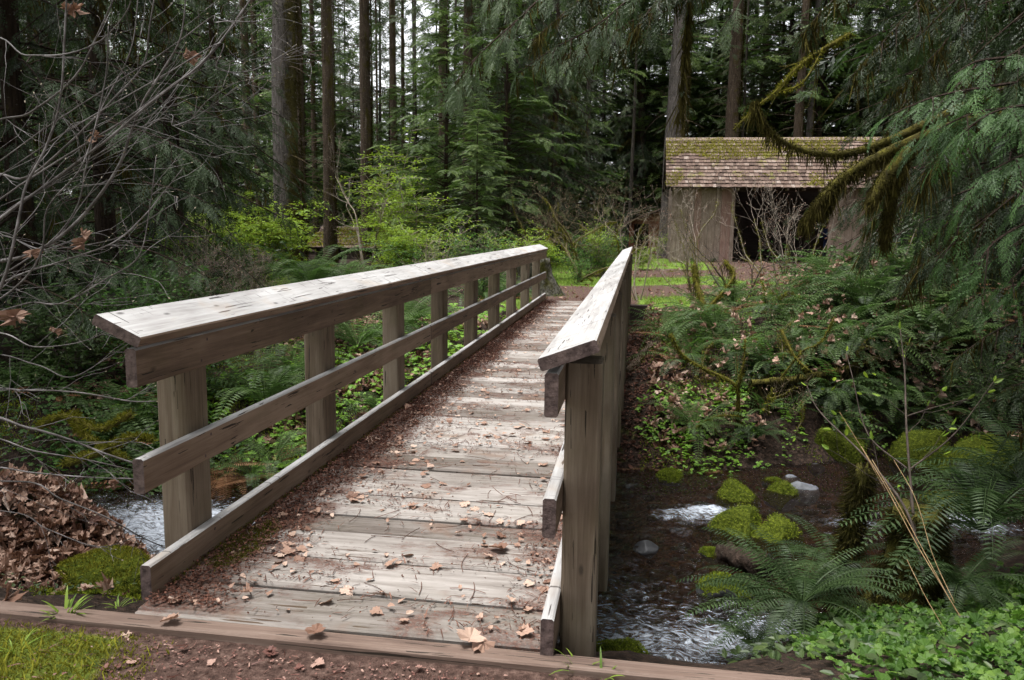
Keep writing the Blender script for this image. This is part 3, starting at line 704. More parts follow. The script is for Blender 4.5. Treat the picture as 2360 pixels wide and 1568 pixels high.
def scatter(mb, T, n, x0, x1, y0, y1, size, r, mask=None, lift=.0, nt=.35, mat=0, tint=(.5, .2), zfun=None, dz=.0, upright=0.):
    x = r.uniform(x0, x1, n); y = r.uniform(y0, y1, n)
    if mask is not None:
        kp = r.random(n) < mask(x, y); x, y = x[kp], y[kp]
    n = len(x)
    if not n: return
    z = (terr(x, y) if zfun is None else zfun(x, y))+lift+r.random(n)*dz
    d = rdir(r, n, .25)+UP*upright; nn = UP*(1 if not upright else 0)+r.normal(0, nt if not upright else 1, (n, 3))
    Xs, Ys, Zs = frames(d, nn, size*r.uniform(.55, 1.3, n)); mb.inst(T, np.stack([x, y, z], 1), Xs, Ys, Zs, mat, np.clip(tint[0]+r.normal(0, tint[1], n), 0, 1))
SKY, SUN, EXPO = .15, 2.0, 1.7

# ------------------------------------------------------------------ barn and small sheds
r = np.random.default_rng(11)
FM = None
def txx(px, Y): return float(at(px, 560, Y)[0])
def box_r(mb, x0, x1, y0, y1, z0, z1, mat=0, tint=None): chbox(x0, x1, y0, y1, z0, z1, 'x', mb, mat, ch=.004, tint=tint)
def gable(name, label, cat, Y, depth, pxl, pxr, z0, eave_z, ridge_z, over, shw, rows, walls, opening, mossf, woods, gable_front=False):
    x0, x1 = txx(pxl, Y), txx(pxr, Y)
    root = empty(name, ((x0+x1)/2, Y, z0), label, cat); inv = Matrix.Translation((-(x0+x1)/2, -Y, -z0))
    def part(nm, mb, mats, **k):
        o = mb.obj(nm, mats, root, **k); o.matrix_parent_inverse = inv; return o
    wt = eave_z+.12
    # front wall boards
    for a, b, ms in walls:
        xa, xb = txx(a, Y), txx(b, Y); mb = MB(); x = xa
        while x < xb-.03:
            w_ = min(r.uniform(.2, .3), xb-x); chbox(x+.004, x+w_-.004, Y+r.uniform(-.008, .008), Y+.04, z0-.3, wt-.06, 'z', mb, int(r.random() < ms), ch=.004); x += w_
        part('front_wall', mb, [woods[0], woods[1]])
    mb = MB()
    for xx in (x0, x1-.06): box_r(mb, xx+.002, xx+.058, Y+.05, Y+depth-.05, z0-.3, wt)
    mb2 = MB(); box_r(mb2, x0, x1, Y+depth-.045, Y+depth, z0-.3, wt)
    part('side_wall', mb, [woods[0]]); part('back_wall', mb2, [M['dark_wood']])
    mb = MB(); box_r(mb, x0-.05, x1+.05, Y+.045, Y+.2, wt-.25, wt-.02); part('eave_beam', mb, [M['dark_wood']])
    if opening:
        mb = MB(); xa, xb = txx(opening[0], Y), txx(opening[1], Y)
        for xx in (xa-.08, xb-.06): chbox(xx, xx+.14, Y-.02, Y+.1, z0-.2, wt-.26, 'z', mb, 0, ch=.006)
        part('door_post', mb, [woods[0]])
    xr0, xr1 = x0-over, x1+over*1.3; yr = Y+depth/2; run = yr-(Y-.45); rise = ridge_z-eave_z
    sl = math.hypot(run, rise); ux = np.array([0, run/sl, rise/sl]); nr = np.array([0, -rise/sl, run/sl])
    mb = MB(); cr = np.random.default_rng(4)
    for sgn in (1, -1):
        base = np.array([0, Y-.45, eave_z]) if sgn > 0 else np.array([0, 2*yr-(Y-.45), eave_z])
        u = ux.copy(); u[1] *= sgn; nn = nr.copy(); nn[1] *= sgn
        # sheathing
        A = [np.array([xx, 0, 0])+base+u*s_-nn*q_ for xx in (xr0+.03, xr1-.03) for s_ in (0.02, sl) for q_ in (.02, .06)]
        A = np.array(A); mb.add(A, [np.array([[0, 2, 6, 4], [1, 5, 7, 3], [0, 4, 5, 1], [0, 1, 3, 2], [4, 6, 7, 5]])], 1)
        for ro in range(rows):
            s0 = sl*ro/rows-.03; ex = sl/rows; x = xr0
            while x < xr1:
                w_ = cr.uniform(*shw); lft = cr.uniform(.0, .018)+.018; tt = .014; e0_ = s0+cr.normal(0, .012)
                c = [np.array([xx, 0, 0])+base+u*ss+nn*hh for xx in (x+.004, x+w_-.004) for ss, hh in ((e0_, lft), (e0_+ex*1.25, -.012), (e0_+ex*1.25, -.012+tt*.3), (e0_, lft+tt))]
                mb.add(np.array(c), [np.array([[0, 1, 5, 4], [3, 7, 6, 2], [0, 4, 7, 3], [0, 3, 2, 1], [4, 5, 6, 7]])], 0, cr.random()); x += w_
    rf = part('roof', mb, [M['shingle_v'], M['dark_wood']])
    mb = MB(); x = xr0
    while x < xr1:
        w_ = cr.uniform(.3, .5); z_ = ridge_z+.05
        for sgn in (1, -1):
            c = [(xx, yr-sgn*(.0 if k_ == 0 else .17), z_-(0 if k_ == 0 else .13)+q_) for xx in (x+.005, x+w_-.005) for k_ in (0, 1) for q_ in (0, .025)]
            mb.add(np.array(c), [np.array([[0, 4, 6, 2], [1, 3, 7, 5], [2, 6, 7, 3], [0, 2, 3, 1], [4, 5, 7, 6]])], 0, .9)
        x += w_
    o = mb.obj('ridge_cap', [M['shingle_v']], rf)
    # moss cushions on the front slope
    mb = MB(); n = 26000 if cat == 'barn' else 5000; xs = cr.uniform(xr0, xr1, n); ss = cr.uniform(0, sl, n); kp = mossf(xs, ss/sl, xr0, xr1, cr); xs, ss = xs[kp], ss[kp]
    hh = (fbm(xs, ss, 3., 8)*.10+.01); P = np.array([0, Y-.45, eave_z])+ux*ss[:, None]+nr*hh[:, None]*.6; P[:, 0] = xs
    fuzz(mb, P, np.tile(nr+UP*.4, (len(P), 1)), cr, .075, .03, 0)
    if mb.v: mb.obj('roof_moss', [M['moss_roof']], rf)
    mb = MB()
    for xx in np.arange(x0, x1, .62): box_r(mb, xx, xx+.07, Y-.4, Y+.045, eave_z-.1+.0, eave_z-.0)
    part('rafter_tail', mb, [M['barn_wood']])
    return root, part, x0, x1
mm, nt_ = newmat('weathered_shingle'); t_ = NT(nt_); o_ = t_.obj()
f_ = t_.math('ADD', t_.math('MULTIPLY', t_.attr(), .55), t_.math('MULTIPLY', t_.noise(t_.map(o_, (9, 3, 3)), 3., 5, .65), .6))
c_ = t_.ramp(f_, [(.25, (.05, .033, .026)), (.5, (.11, .072, .056)), (.8, (.17, .122, .098)), (.98, (.34, .30, .27))])
g_ = t_.n('ShaderNodeMapRange', {0: t_.noise(o_, 1.7, 6, .7), 1: .57, 2: .66, 3: 0., 4: .8}).outputs[0]
c_ = t_.mix(g_, c_, (.13, .13, .02)); t_.out(t_.pb(c_, .85, t_.bump(t_.noise(o_, 30, 4), .5, .01), .2)); M['shingle_v'] = mm
YB = 33.; zb = .25
ez = at(1525, 431, YB-.45)[2]; rz_ = at(1535, 322, YB+2.2)[2]
def barn_moss(x, s, a, b, cr):
    f = fbm(x*1.0, s*7, 1.1, 3); u = (x-a)/(b-a)
    d = (.75*sstep(.5, .85, s)*sstep(1.0, .3, u)+.35*sstep(.12, .02, u)*sstep(.45, .2, s)+.20*(s > .9))
    return f+d > .66+cr.random(len(x))*.08
barn, bpt, bx0, bx1 = gable('barn', 'wide weathered board barn with a mossy shingle roof and dark open bay', 'barn', YB, 4.4, 1545, 2062, zb, ez, rz_, .28, (.09, .2), 14,
      [(1545, 1686, .3), (1912, 2062, .0)], (1686, 1911), barn_moss, [M['barn_wood'], M['barn_red']])
YS = 41.
small, spt, sx0, sx1 = None, None, 0, 0
# little orange boarded shed, gable towards the bridge
def small_shed():
    xa, xb = txx(1449, YS), txx(1560, YS); xm = (xa+xb)/2+.35; z0 = .3; e = at(1440, 512, YS)[2]; rg = at(1525, 478, YS)[2]
    root = empty('garden_shed', (xm, YS, z0), 'small orange boarded shed with dark doorway behind the left end of the barn', 'shed'); inv = Matrix.Translation((-xm, -YS, -z0))
    def part(nm, mb, mats):
        o = mb.obj(nm, mats, root); o.matrix_parent_inverse = inv
    mb = MB(); x = xa
    dx0, dx1 = txx(1463, YS), txx(1496, YS); dz = at(1470, 516, YS)[2]
    while x < xb:
        if not (dx0 < x+.1 < dx1): chbox(x, x+.235, YS, YS+.04, z0-.2, dz, 'z', mb, 0, ch=.004)
        x += .24
    part('front_wall', mb, [M['orange_wood']])
    mb = MB(); V = np.array([[xa, YS-.02, dz+.004], [xb, YS-.02, dz+.004], [xb, YS-.02, e+.1], [xm+.3, YS-.02, rg-.05], [xa, YS-.02, e]]); V2 = V+[0, .05, 0]
    mb.add(np.vstack([V, V2]), [np.array([[0, 1, 2, 3, 4]]), np.array([[9, 8, 7, 6, 5]]), np.array([[0, 5, 6, 1], [4, 9, 5, 0]])]); part('gable_boards', mb, [M['orange_wood']])
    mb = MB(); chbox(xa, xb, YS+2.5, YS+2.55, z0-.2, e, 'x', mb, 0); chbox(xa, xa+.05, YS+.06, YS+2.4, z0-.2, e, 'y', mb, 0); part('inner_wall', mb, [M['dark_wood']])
    mb = MB()
    for (xs_, zs_), (xe_, ze_) in (((xa-.3, e-.12), (xm+.3, rg)), ((xb+.3, e-.02), (xm+.3, rg))):
        V = [(xs_, YS-.4, zs_), (xe_, YS-.4, ze_), (xe_, YS+2.7, ze_), (xs_, YS+2.7, zs_)]; V += [(a, b, c+.08) for a, b, c in V]
        mb.add(np.array(V), [np.array([[0, 1, 2, 3], [4, 7, 6, 5], [0, 4, 5, 1], [0, 3, 7, 4]])])
    part('roof', mb, [M['shingle_v']])
small_shed()
YW = 30.
zz_ = at(790, 571, YW)[2]
def hut_moss(x, s, a, b, cr): return fbm(x, s*3, 2, 5) > .3+cr.random(len(x))*.15
hut = gable('woodshed', 'low grey board hut with a thick mossy roof behind the left shrubs', 'shed', YW, 2.6, 724, 868, terr(txx(790, YW), YW)*1.-.1, zz_, zz_+.75, .2, (.12, .3), 6, [(790, 868, 0)], None, hut_moss, [M['barn_wood'], M['barn_wood']])

# person in the barn bay
def person():
    x, Y = txx(1908, 34.2), 34.2; z = float(terr(x, Y))
    root = empty('person', (x, Y, z), 'person in a dark blue jacket and jeans standing in the dark barn bay', 'person')
    V = [(0, 0, .94), (0, .01, 1.15), (0, 0, 1.38), (0, 0, 1.5), (0, -.01, 1.60), (0, -.015, 1.72), (.2, 0, 1.41), (.27, .02, 1.14), (.23, -.1, .93), (.22, -.14, .85), (-.2, 0, 1.41), (-.28, .02, 1.14), (-.17, -.18, 1.05), (-.10, -.24, 1.10), (.1, 0, .9), (.12, -.02, .5), (.13, .01, .09), (.14, -.13, .04), (-.1, 0, .9), (-.13, .02, .5), (-.15, .04, .09), (-.17, -.1, .04)]
    Ed = [(0, 1), (1, 2), (2, 3), (3, 4), (4, 5), (2, 6), (6, 7), (7, 8), (8, 9), (2, 10), (10, 11), (11, 12), (12, 13), (0, 14), (14, 15), (15, 16), (16, 17), (0, 18), (18, 19), (19, 20), (20, 21)]
    Rr = [.15, .15, .17, .06, .085, .08, .07, .055, .04, .035, .07, .055, .04, .035, .1, .07, .05, .04, .1, .07, .05, .04]
    me = bpy.data.meshes.new('body'); me.from_pydata(V, Ed, [])
    tmp = bpy.data.objects.new('tmp_body', me); C.objects.link(tmp)
    md = tmp.modifiers.new('s', 'SKIN'); 
    for k_, a in enumerate(Rr): me.skin_vertices[0].data[k_].radius = (a, a*.8)
    me.skin_vertices[0].data[0].use_root = True
    s2 = tmp.modifiers.new('ss', 'SUBSURF'); s2.levels = s2.render_levels = 2
    dg = bpy.context.evaluated_depsgraph_get(); me2 = bpy.data.meshes.new_from_object(tmp.evaluated_get(dg)); bpy.data.objects.remove(tmp)
    me2.materials.clear()
    for nm, c in (('navy_jacket', (.012, .018, .055)), ('jeans', (.02, .03, .06)), ('skin', (.45, .24, .18)), ('hair', (.03, .02, .012))): me2.materials.append(m_simple(nm, [c, tuple(a*1.3 for a in c)], 8, bump=0))
    for p_ in me2.polygons:
        c = p_.center; p_.use_smooth = True
        p_.material_index = 3 if c.z > 1.66 or (c.z > 1.52 and c.y > .02) else 2 if c.z > 1.47 or (c.z < .92 and c.x > .19) or (c.y < -.2 and c.z > 1.) else 0 if c.z > .86 else 1
    link('body', me2, root)
person()

# ------------------------------------------------------------------ conifers
def TR(px, Y): x = txx(px, Y); return np.array([x, Y, float(terr(x, Y))-.05])
far_kinds = []; DENS = 1
for s_ in range(4):
    ft, wb, tk = conifer(100+s_, 30, .15, 3.5+s_*.8, 70, 3.6, HEM_LO, .85, 8, e0=.15, droop=.35, hang=.3, dead=14, wsides=3, tsides=8, side=.8, topdens=1.05, tint0=.5)
    far_kinds.append(tree_meshes('far_conifer', ft, wb, tk, M['fir_far'], M['bark_far'], M['bark_far']))
mature = []
for s_ in range(3):
    ft, wb, tk = conifer(200+s_, 34, .40, 9, 55, 4.2, HEM_LO, .8, 10, e0=.2, droop=.4, dead=46, wsides=3, tsides=18, lump=.045, lean=(.004, -.006, .01)[s_])
    rr = np.random.default_rng(s_)
    # flakes and twig stubs on the bark
    n = 700; a = rr.random(n)*2*pi; z = rr.uniform(.2, 14, n); rad = .40*(1-z/34)**.8*(1+.35*np.exp(-z/.7))
    N_ = np.stack([np.cos(a), np.sin(a), a*0], 1); P_ = N_*rad[:, None]+np.stack([(.004, -.006, .01)[s_]*z, z*0, z], 1)
    fl = MB(); fuzz(fl, P_, N_*.7+UP*.2, rr, .09, .02, 0, .5); fl.t[-1][:] = .5
    m1 = MB(); k_ = a < 99; mz = rr.uniform(0, 12, 9000); ma = rr.normal(-.1, .75, 9000); mr = .40*(1-mz/34)**.8*(1+.35*np.exp(-mz/.7))
    mk = fbm(ma*2, mz, .9, s_) > .42; mz, ma, mr = mz[mk], ma[mk], mr[mk]
    N2 = np.stack([np.cos(ma), np.sin(ma), ma*0], 1); P2 = N2*mr[:, None]+np.stack([(.004, -.006, .01)[s_]*mz, mz*0, mz], 1); fuzz(m1, P2, N2-UP*.9, rr, .11, .02, 0, .35)
    d_ = tree_meshes('mature_conifer', ft, wb, tk, M['fir_far'], M['bark_mossy'], M['bark'] if s_ == 0 else M['bark_mossy'])
    d_['bark_flakes'] = fl.mesh('bark_flakes', M['straw_dull']); d_['moss'] = m1.mesh('trunk_moss', M['moss_hang']); mature.append(d_)
# named near trunks: pixel x, distance, girth scale, kind, label
near_tr = [
 (668, 24., 1.06, 0, 'thickest straight grey trunk left of the sky gaps, moss down its right side'),
 (578, 30., 0.45, 1, 'brown mossy trunk just left of the thick grey trunk'),
 (598, 37., 0.35, 2, 'narrow trunk squeezed between the thick grey trunk and a brown mossy one'),
 (700, 31., 0.4, 1, 'knotty slim trunk right beside the thick grey trunk'),
 (728, 40., 0.35, 2, 'thin dark trunk behind and between two mossy brown ones'),
 (762, 27., 0.57, 1, 'brown mossy trunk rising behind the low hut'),
 (845, 30., 0.6, 2, 'rough reddish grey trunk standing in front of the brightest sky'),
 (908, 36., 0.47, 1, 'straight flecked trunk right of the brightest sky gap'),
 (930, 46., 0.31, 2, 'dark slender trunk crossing the sky gap, second from its right edge'),
 (957, 50., 0.27, 0, 'palest thin trunk at the right edge of the sky gap'),
 (776, 44., 0.18, 0, 'pole thin trunk standing in the left part of the sky gap'),
 (872, 44., 0.18, 1, 'thin trunk half hidden behind the rough reddish grey one'),
 (1076, 30., 0.51, 1, 'brown trunk showing between the hemlock boughs at centre'),
 (1020, 37., 0.65, 2, 'shaded trunk wrapped in hemlock boughs right of the sky gap'),
 (1548, 38., 1.3, 0, 'broad grey trunk rising behind the left end of the barn roof'),
 (1672, 41., 0.9, 2, 'dark trunk behind the barn roof, next to the broad grey one'),
 (1740, 48., 0.5, 1, 'faint shaded trunk behind the middle of the barn roof'),
 (1822, 40., 0.57, 2, 'left one of the twin trunks behind the barn roof'),
 (1850, 42., 0.5, 0, 'right one of the twin trunks behind the barn roof'),
 (1875, 47., 0.38, 1, 'slim trunk just right of the twin trunks behind the barn'),
]
for px, Y, g, kd, lb in near_tr:
    w = Y*1.0/24*g
    gs = {0: 1., 1: 1., 2: 1.}[kd]*g
    put_tree(mature[kd], 'conifer', TR(px, Y), .0 if kd == 0 else r.uniform(-.5, .5), 1., lb, 'tree', None, g)
# the row behind, and the deep forest
fr = np.random.default_rng(21)
spots = []
def farspot(px, Y, s=1.): spots.append((px, Y, s))
for px in list(np.arange(-250, 560, 62))+list(np.arange(600, 1020, 60))+list(np.arange(1040, 2650, 66)):
    farspot(px+fr.uniform(-22, 22), fr.uniform(46, 62), fr.uniform(.8, 1.15))
for px in list(np.arange(-250, 2650, 58)):
    farspot(px+fr.uniform(-25, 25), fr.uniform(66, 90), fr.uniform(.85, 1.2))
for px in list(np.arange(-200, 600, 100))+list(np.arange(1080, 2600, 90)):
    farspot(px+fr.uniform(-25, 25), fr.uniform(36, 45), fr.uniform(.7, 1.))
for px, Y, s in spots:
    if 1530 < px < 2080 and Y < 42: continue
    put_tree(far_kinds[int(fr.integers(4))], 'conifer', TR(px, Y), fr.random()*6.28, (s*.9, s*.9, s), 'slender distant conifer in the shaded rows behind the nearer trunks', 'tree', 'distant conifers of the forest')
# added trees that close the clearing overhead on both sides (they shade the stream banks)
# understory hemlocks
hem = []
for s_ in range(3):
    ft, wb, tk = conifer(300+s_, 7.5, .075, .25, 95, 2.3, HEM_MID, .55, 12, e0=.35, droop=.32, hang=.18, tilt=.22, wsides=3, tsides=6, shape=.75, tint0=.5)
    hem.append(tree_meshes('hemlock', ft, wb, tk, M['hemlock'], M['bark_cedar'], M['bark_cedar']))
hems = [(690, 34, 1.5, 'dim hemlock between the thick grey trunk and the knotty slim one'), (900, 31, .9, 'young hemlock left of the layered one'), (1110, 33, 1.5, 'dark hemlock behind the crooked maple, left of the cedars'), (1030, 24, 1.15, 'young layered hemlock in front of the shaded trunk right of the sky gap'), (960, 28, .95, 'pale young hemlock at the foot of the sky gap'), (1100, 21, .62, 'lower bright hemlock sapling before the layered one, above the railing end'), (1165, 27, 1.3, 'tall dark hemlock at centre behind the lower bright sapling'), (540, 26, .9, 'hemlock sapling left of the thick grey trunk'), (1480, 47, 1.5, 'shaded hemlock behind the orange shed')]
for px, Y, s, lb in hems: put_tree(hem[int(fr.integers(3))], 'hemlock_sapling', TR(px, Y), fr.random()*6, s, lb, 'sapling')
for px in list(np.arange(-100, 560, 75))+list(np.arange(575, 1010, 48))+list(np.arange(1150, 2500, 72)):
    Y = fr.uniform(40, 60) if px > 1500 else fr.uniform(33, 52)
    s = fr.uniform(.8, 1.4)
    if 560 < px < 1010: s = fr.uniform(.75, 1.0); Y = fr.uniform(44, 60)
    put_tree(hem[int(fr.integers(3))], 'hemlock_sapling', TR(px+fr.uniform(-20, 20), Y), fr.random()*6, s, 'young hemlock in the dim understory far behind', 'sapling', 'understory hemlocks')

for px in list(np.arange(-100, 750, 42))+list(np.arange(1010, 2300, 36)):
    put_tree(hem[int(fr.integers(3))], 'hemlock', TR(px+fr.uniform(-20, 20), fr.uniform(44, 64)), fr.random()*6, fr.uniform(1.9, 3.3), 'tall hemlock with boughs to the ground closing the view between trunks', 'tree', 'hemlocks closing the far view')
for px in np.arange(735, 1030, 20):
    put_tree(hem[int(fr.integers(3))], 'hemlock_sapling', TR(px+fr.uniform(-10, 10), fr.uniform(52, 66)), fr.random()*6, fr.uniform(1.2, 1.9), 'young hemlock under the open sky gaps', 'sapling', 'hemlocks under the sky gaps')
# red cedars
cds = []
for s_, (H, nb, Lb) in enumerate(((15, 175, 3.4), (12, 160, 3.0), (17, 165, 3.8))):
    ft, wb, tk = conifer(400+s_, H, .19, .35, nb, Lb, CED_MID, .46, 19, e0=-.02, droop=.42, hang=.75, side=.75, tilt=.5, wsides=3, tsides=9, shape=.6, upturn=.6, topdens=1.35, tint0=.5)
    mh = MB(); rr = np.random.default_rng(s_+50)
    for q_ in range(26):
        z = rr.uniform(.6, H*.6); Pq = limb_path((0, 0, z), rr.random()*6.3, Lb*rr.uniform(.5, .9)*(1-z/H), 0., .35, rr); hang_moss(mh, Pq, .03, 130, .38, rr, 0, .012)
    d_ = tree_meshes('cedar', ft, wb, tk, M['cedar'], M['bark_cedar'], M['bark_cedar']); d_['hanging_moss'] = mh.mesh('hanging_moss', M['moss_hang']); cds.append(d_)
ced = [(60, 11.2, 0, 1.0, 'nearest red cedar on the left, behind the bare grey branches'), (250, 13.5, 2, 1.0, 'tall drooping red cedar behind the near end of the left railing'), (-150, 13., 1, 1.2, 'red cedar at the left edge of the view, behind the bare twigs'), (410, 16.5, 0, 1.05, 'red cedar with pale hanging sprays between bare branches and trunks'), (130, 18, 2, 1.1, 'shaded red cedar set back behind the nearest left cedar'), (505, 20.5, 1, .9, 'rightmost of the left red cedars, beside the brown mossy trunk'), (330, 23, 2, 1., 'dim red cedar deep in the left thicket'),
 (1165, 29., 2, .95, 'dense dark cedar behind the mossy crooked maple'), (1275, 31.5, 0, .95, 'blue green cedar left of the broad grey trunk'), (1235, 35., 2, 1.1, 'tallest dark cedar at centre between two others'), (1470, 45, 1, 1.5, 'cedar above the roof of the orange shed'),
 (2150, 19, 2, 1.0, 'dark red cedar beside the right end of the barn'), (2330, 14.5, 0, 1.1, 'dark red cedar on the bank above the right boulders'), (2560, 12, 2, 1.1, 'red cedar at the right edge, behind the lit sprays'), (2060, 44, 1, 1.5, 'cedar standing behind the right half of the barn roof'), (1960, 46, 0, 1.3, 'shaded cedar behind the barn ridge, right of the twin trunks'), (2250, 30, 2, 1.2, 'cedar filling the gap beyond the barn on the right')]
CED = []
for px, Y, kd, s, lb in ced: CED.append(put_tree(cds[kd], 'red_cedar', TR(px, Y), fr.random()*6, s, lb, 'tree'))
M['tan_dull'] = m_simple('dull_twig_bark', [(.05, .04, .02), (.15, .12, .07)], 9, bump=0)

# ------------------------------------------------------------------ ferns and shrubs
FV = [fern_mesh(1, 26, .95, M['fern']), fern_mesh(2, 22, .85, M['fern'], dead=5), fern_mesh(3, 30, 1.1, M['fern'], rise=1.05, arch=1.15)]
FD = [fern_mesh(4, 34, 1.0, M['fern_dark']), fern_mesh(5, 30, .9, M['fern_dark'])]
FL = [fern_mesh(6, 20, .9, M['fern'], lo=True), fern_mesh(7, 18, .8, M['fern'], lo=True, dead=4)]
FDEAD = fern_mesh(8, 14, .8, M['fern_dead'], rise=.5, arch=1.)
fr = np.random.default_rng(33)
def shrub_variant(seed, n_stem, H, spread, T, ls, nl, mat, sm, **kw):
    mb = MB(); leafy(mb, np.random.default_rng(seed), n_stem, H, spread, T, ls, nl, **kw); return mb.mesh('leafy_shrub', [mat, sm])
SALB = shrub_variant(59, 10, .8, .7, OVAL, .08, 500, M['leaf_mid'], M['twig'], sub=7, leafstart=.25, clump=.35)
def bare(name, seed, base, stems, label, cat='shrub', mat='tan_twig', moss=0, depth=3, H=2.5, rad=.02, spread=.55, dirs=None, wig=.3, upb=.4, mossr=.5, bud=.012, mm='moss_yellow', kids=(2, 4), ratio=.62, hang=0):
    r = np.random.default_rng(seed); mb = MB(); ends = []; paths = []
    for k in range(stems):
        d = dirs[k] if dirs else np.array([r.normal(0, .35), r.normal(0, .35), 1.])
        grow(mb, np.array([r.normal(0, .06), r.normal(0, .06), -.1]), d, H*.42*r.uniform(.8, 1.2), rad*r.uniform(.7, 1.1), depth, r, 0, 6, kids, wig, upb, ratio, spread, ends, .0022, 5, paths)
    root = empty(name, base, label, cat); link('stems', mb.mesh('stems', M[mat], True), root)
    if bud and ends:
        b = MB(); P = np.array([e[0] for e in ends]); D = np.array([e[1] for e in ends])
        Xs, Ys, Zs = frames(D+r.normal(0, .3, D.shape), rdir(r, len(P)), bud*r.uniform(.8, 1.8, len(P))*1.6); b.inst(RHOMB, P, Xs, Ys, Zs, 0, r.random(len(P))); link('buds', b.mesh('buds', M['litter']), root)
    if moss:
        m_ = MB(); big = [p for p in paths if p[1][0] > rad*.32]
        for P, rr in big:
            n = int(moss*np.linalg.norm(P[-1]-P[0])*260*mossr); 
            if n < 3: continue
            u = r.random(n)*(len(P)-1.01); i_ = u.astype(int); f = (u-i_)[:, None]; N_ = rdir(r, n, .8)
            pos = P[i_]*(1-f)+P[i_+1]*f+N_*(rr[i_]*1.1)[:, None]; fuzz(m_, pos, N_-UP*(.4+hang), r, .028+rr[0]*.8, .009, 0, .5)
            if hang: hang_moss(m_, P, rr[0], int(n*.35), .16, r, 0, .01)
        if m_.v: link('moss', m_.mesh('moss', M[mm]), root)
    return root

def put_fern(me, px, py, s, label, group=None, Y=None, dz=0., tz=None):
    if Y is None: p = hit(px, py)
    else: p = gnd(txx(px, Y), Y)
    if tz is not None: p[2] = tz
    return link('sword_fern', me, None, p+[0, 0, dz], fr.random()*6.28, s, label, 'fern', group)
put_fern(FV[2], 600, 905, 1.35, 'big arching sword fern behind the gap between the first and second left posts', Y=9.3)
put_fern(FV[0], 660, 905, 1.1, 'sword fern just right of the big arching one, against the second left post', Y=10.0)
put_fern(FV[0], 820, 850, 1.5, 'sword fern framed by the second and third left bridge posts', Y=10.8, tz=-.2)
put_fern(FV[2], 930, 850, 1.2, 'sword fern seen between the third and fourth left bridge posts', Y=11.8, tz=-.1)
put_fern(FV[0], 500, 800, 1.2, 'sword fern left of the big arching one behind the first left post', Y=10.6, tz=-.1)
put_fern(FV[1], 620, 1150, .95, 'pale sword fern low behind the kerb board, among rusty bracken', Y=7.9, tz=-1.05)
put_fern(FV[1], 560, 1180, .7, 'small sword fern at the foot of the first left post by the water', Y=7.7, tz=-1.15)
put_fern(FV[1], 880, 950, .9, 'sword fern mixed with rusty fronds behind the third left post', Y=9.4)
put_fern(FV[2], 715, 690, 1.75, 'widest bright sword fern just above the left handrail', Y=15., tz=.2)
put_fern(FV[0], 800, 680, 1.5, 'bright sword fern right of the widest one above the left handrail', Y=16.5, tz=.2)
put_fern(FV[1], 640, 700, 1.2, 'sword fern left of the widest one above the left handrail', Y=14.2)
put_fern(FV[0], 970, 840, .9, 'sword fern behind the fourth left post', Y=13.)
link('dead_bracken', FDEAD, None, at(520, 1100, 7.9), .3, .95, 'rusty dead bracken hanging by the first left post', 'fern')
link('dead_bracken', FDEAD, None, gnd(txx(890, 9.2), 9.2), 1.3, .9, 'rusty dead bracken behind the third left post', 'fern')
# far bank right of the bridge
for i_, (px, Y, s, dz, kd, lb) in enumerate([
 (1590, 11.4, .85, .05, 1, 'grey dusted sword fern at the left end of the far bank slope'),
 (1545, 12.6, .8, .1, 1, 'sword fern on the far bank, just below the timber retaining wall'),
 (1660, 12.2, .9, .1, 0, 'sword fern above the clover patch on the far bank'),
 (1625, 9.9, .62, .05, 0, 'bright drooping sword fern low over the clover by the stream'),
 (1700, 13.4, .85, .1, 1, 'sword fern at the foot of the mossy leaning stems'),
 (1800, 12.7, .8, .1, 1, 'sword fern half buried in brown leaves, middle of the far bank'),
 (1870, 11.4, .75, .1, 0, 'sword fern hanging over the dark hollow of the far bank'),
 (1930, 13.4, 1.1, .1, 1, 'large sword fern cresting the hummock behind the far bank'),
 (2030, 13.9, 1.2, .1, 0, 'tallest sword fern on the hummock, below the barn corner'),
 (2120, 13.0, 1.1, .1, 1, 'rightmost sword fern on the hummock, beside tan leaves'),
 (2010, 12.2, .95, .1, 0, 'sword fern with tan leaves caught in it, front of the hummock'),
 (1950, 11.7, .8, .1, 1, 'drooping sword fern on the lip above the big mossy boulder'),
 (2180, 11.8, .95, .1, 0, 'dim sword fern above the right mossy boulders'),
 (1760, 15.8, 1.0, .05, 0, 'sword fern by the yard, between the twiggy shrubs'),
 (1690, 17., .9, .05, 1, 'sword fern at the edge of the earth path'),
 ]):
    put_fern(FV[kd], px, 0, s*1.5, lb, Y=Y, dz=dz)
for k in range(44):
    px = fr.uniform(1490, 2330); Y = fr.uniform(10.6, 14.6)
    x_ = txx(px, Y)
    if px < 1850 and Y > 13: continue
    if x_ < .55 or terr(x_, Y) < -.95: continue
    link('sword_fern', (FV+FL)[k % 5], None, gnd(x_, Y, .0), fr.random()*6, fr.uniform(.7, 1.25), 'smaller sword fern crowded among others on the far bank', 'fern', 'small ferns of the far bank')
for k in range(16):
    px = fr.uniform(1500, 2330); Y = fr.uniform(11.2, 15.0); x_ = txx(px, Y)
    if x_ < .9 or (px < 1900 and Y > 12.6): continue
    link('leafy_shrub', SALB, None, gnd(x_, Y, -.03), fr.random()*6, fr.uniform(.5, 1.3), 'low leafy sprout among the far bank ferns', 'shrub', 'leafy sprouts of the far bank')
for k in range(38):
    px = fr.uniform(1750, 2400); x_ = 0; Y = fr.uniform(9.6, 12.2)
    for _ in range(20):
        Y = fr.uniform(9.4, 12.4); x_ = txx(px, Y)
        if -1.15 < terr(x_, Y) < .1: break
    else: continue
    link('sword_fern', (FD+[FL[0]])[k % 3], None, gnd(x_, Y, .0), fr.random()*6, fr.uniform(.5, .9), 'dark sword fern clinging to the steep shaded far bank', 'fern', 'dark ferns on the steep far bank')
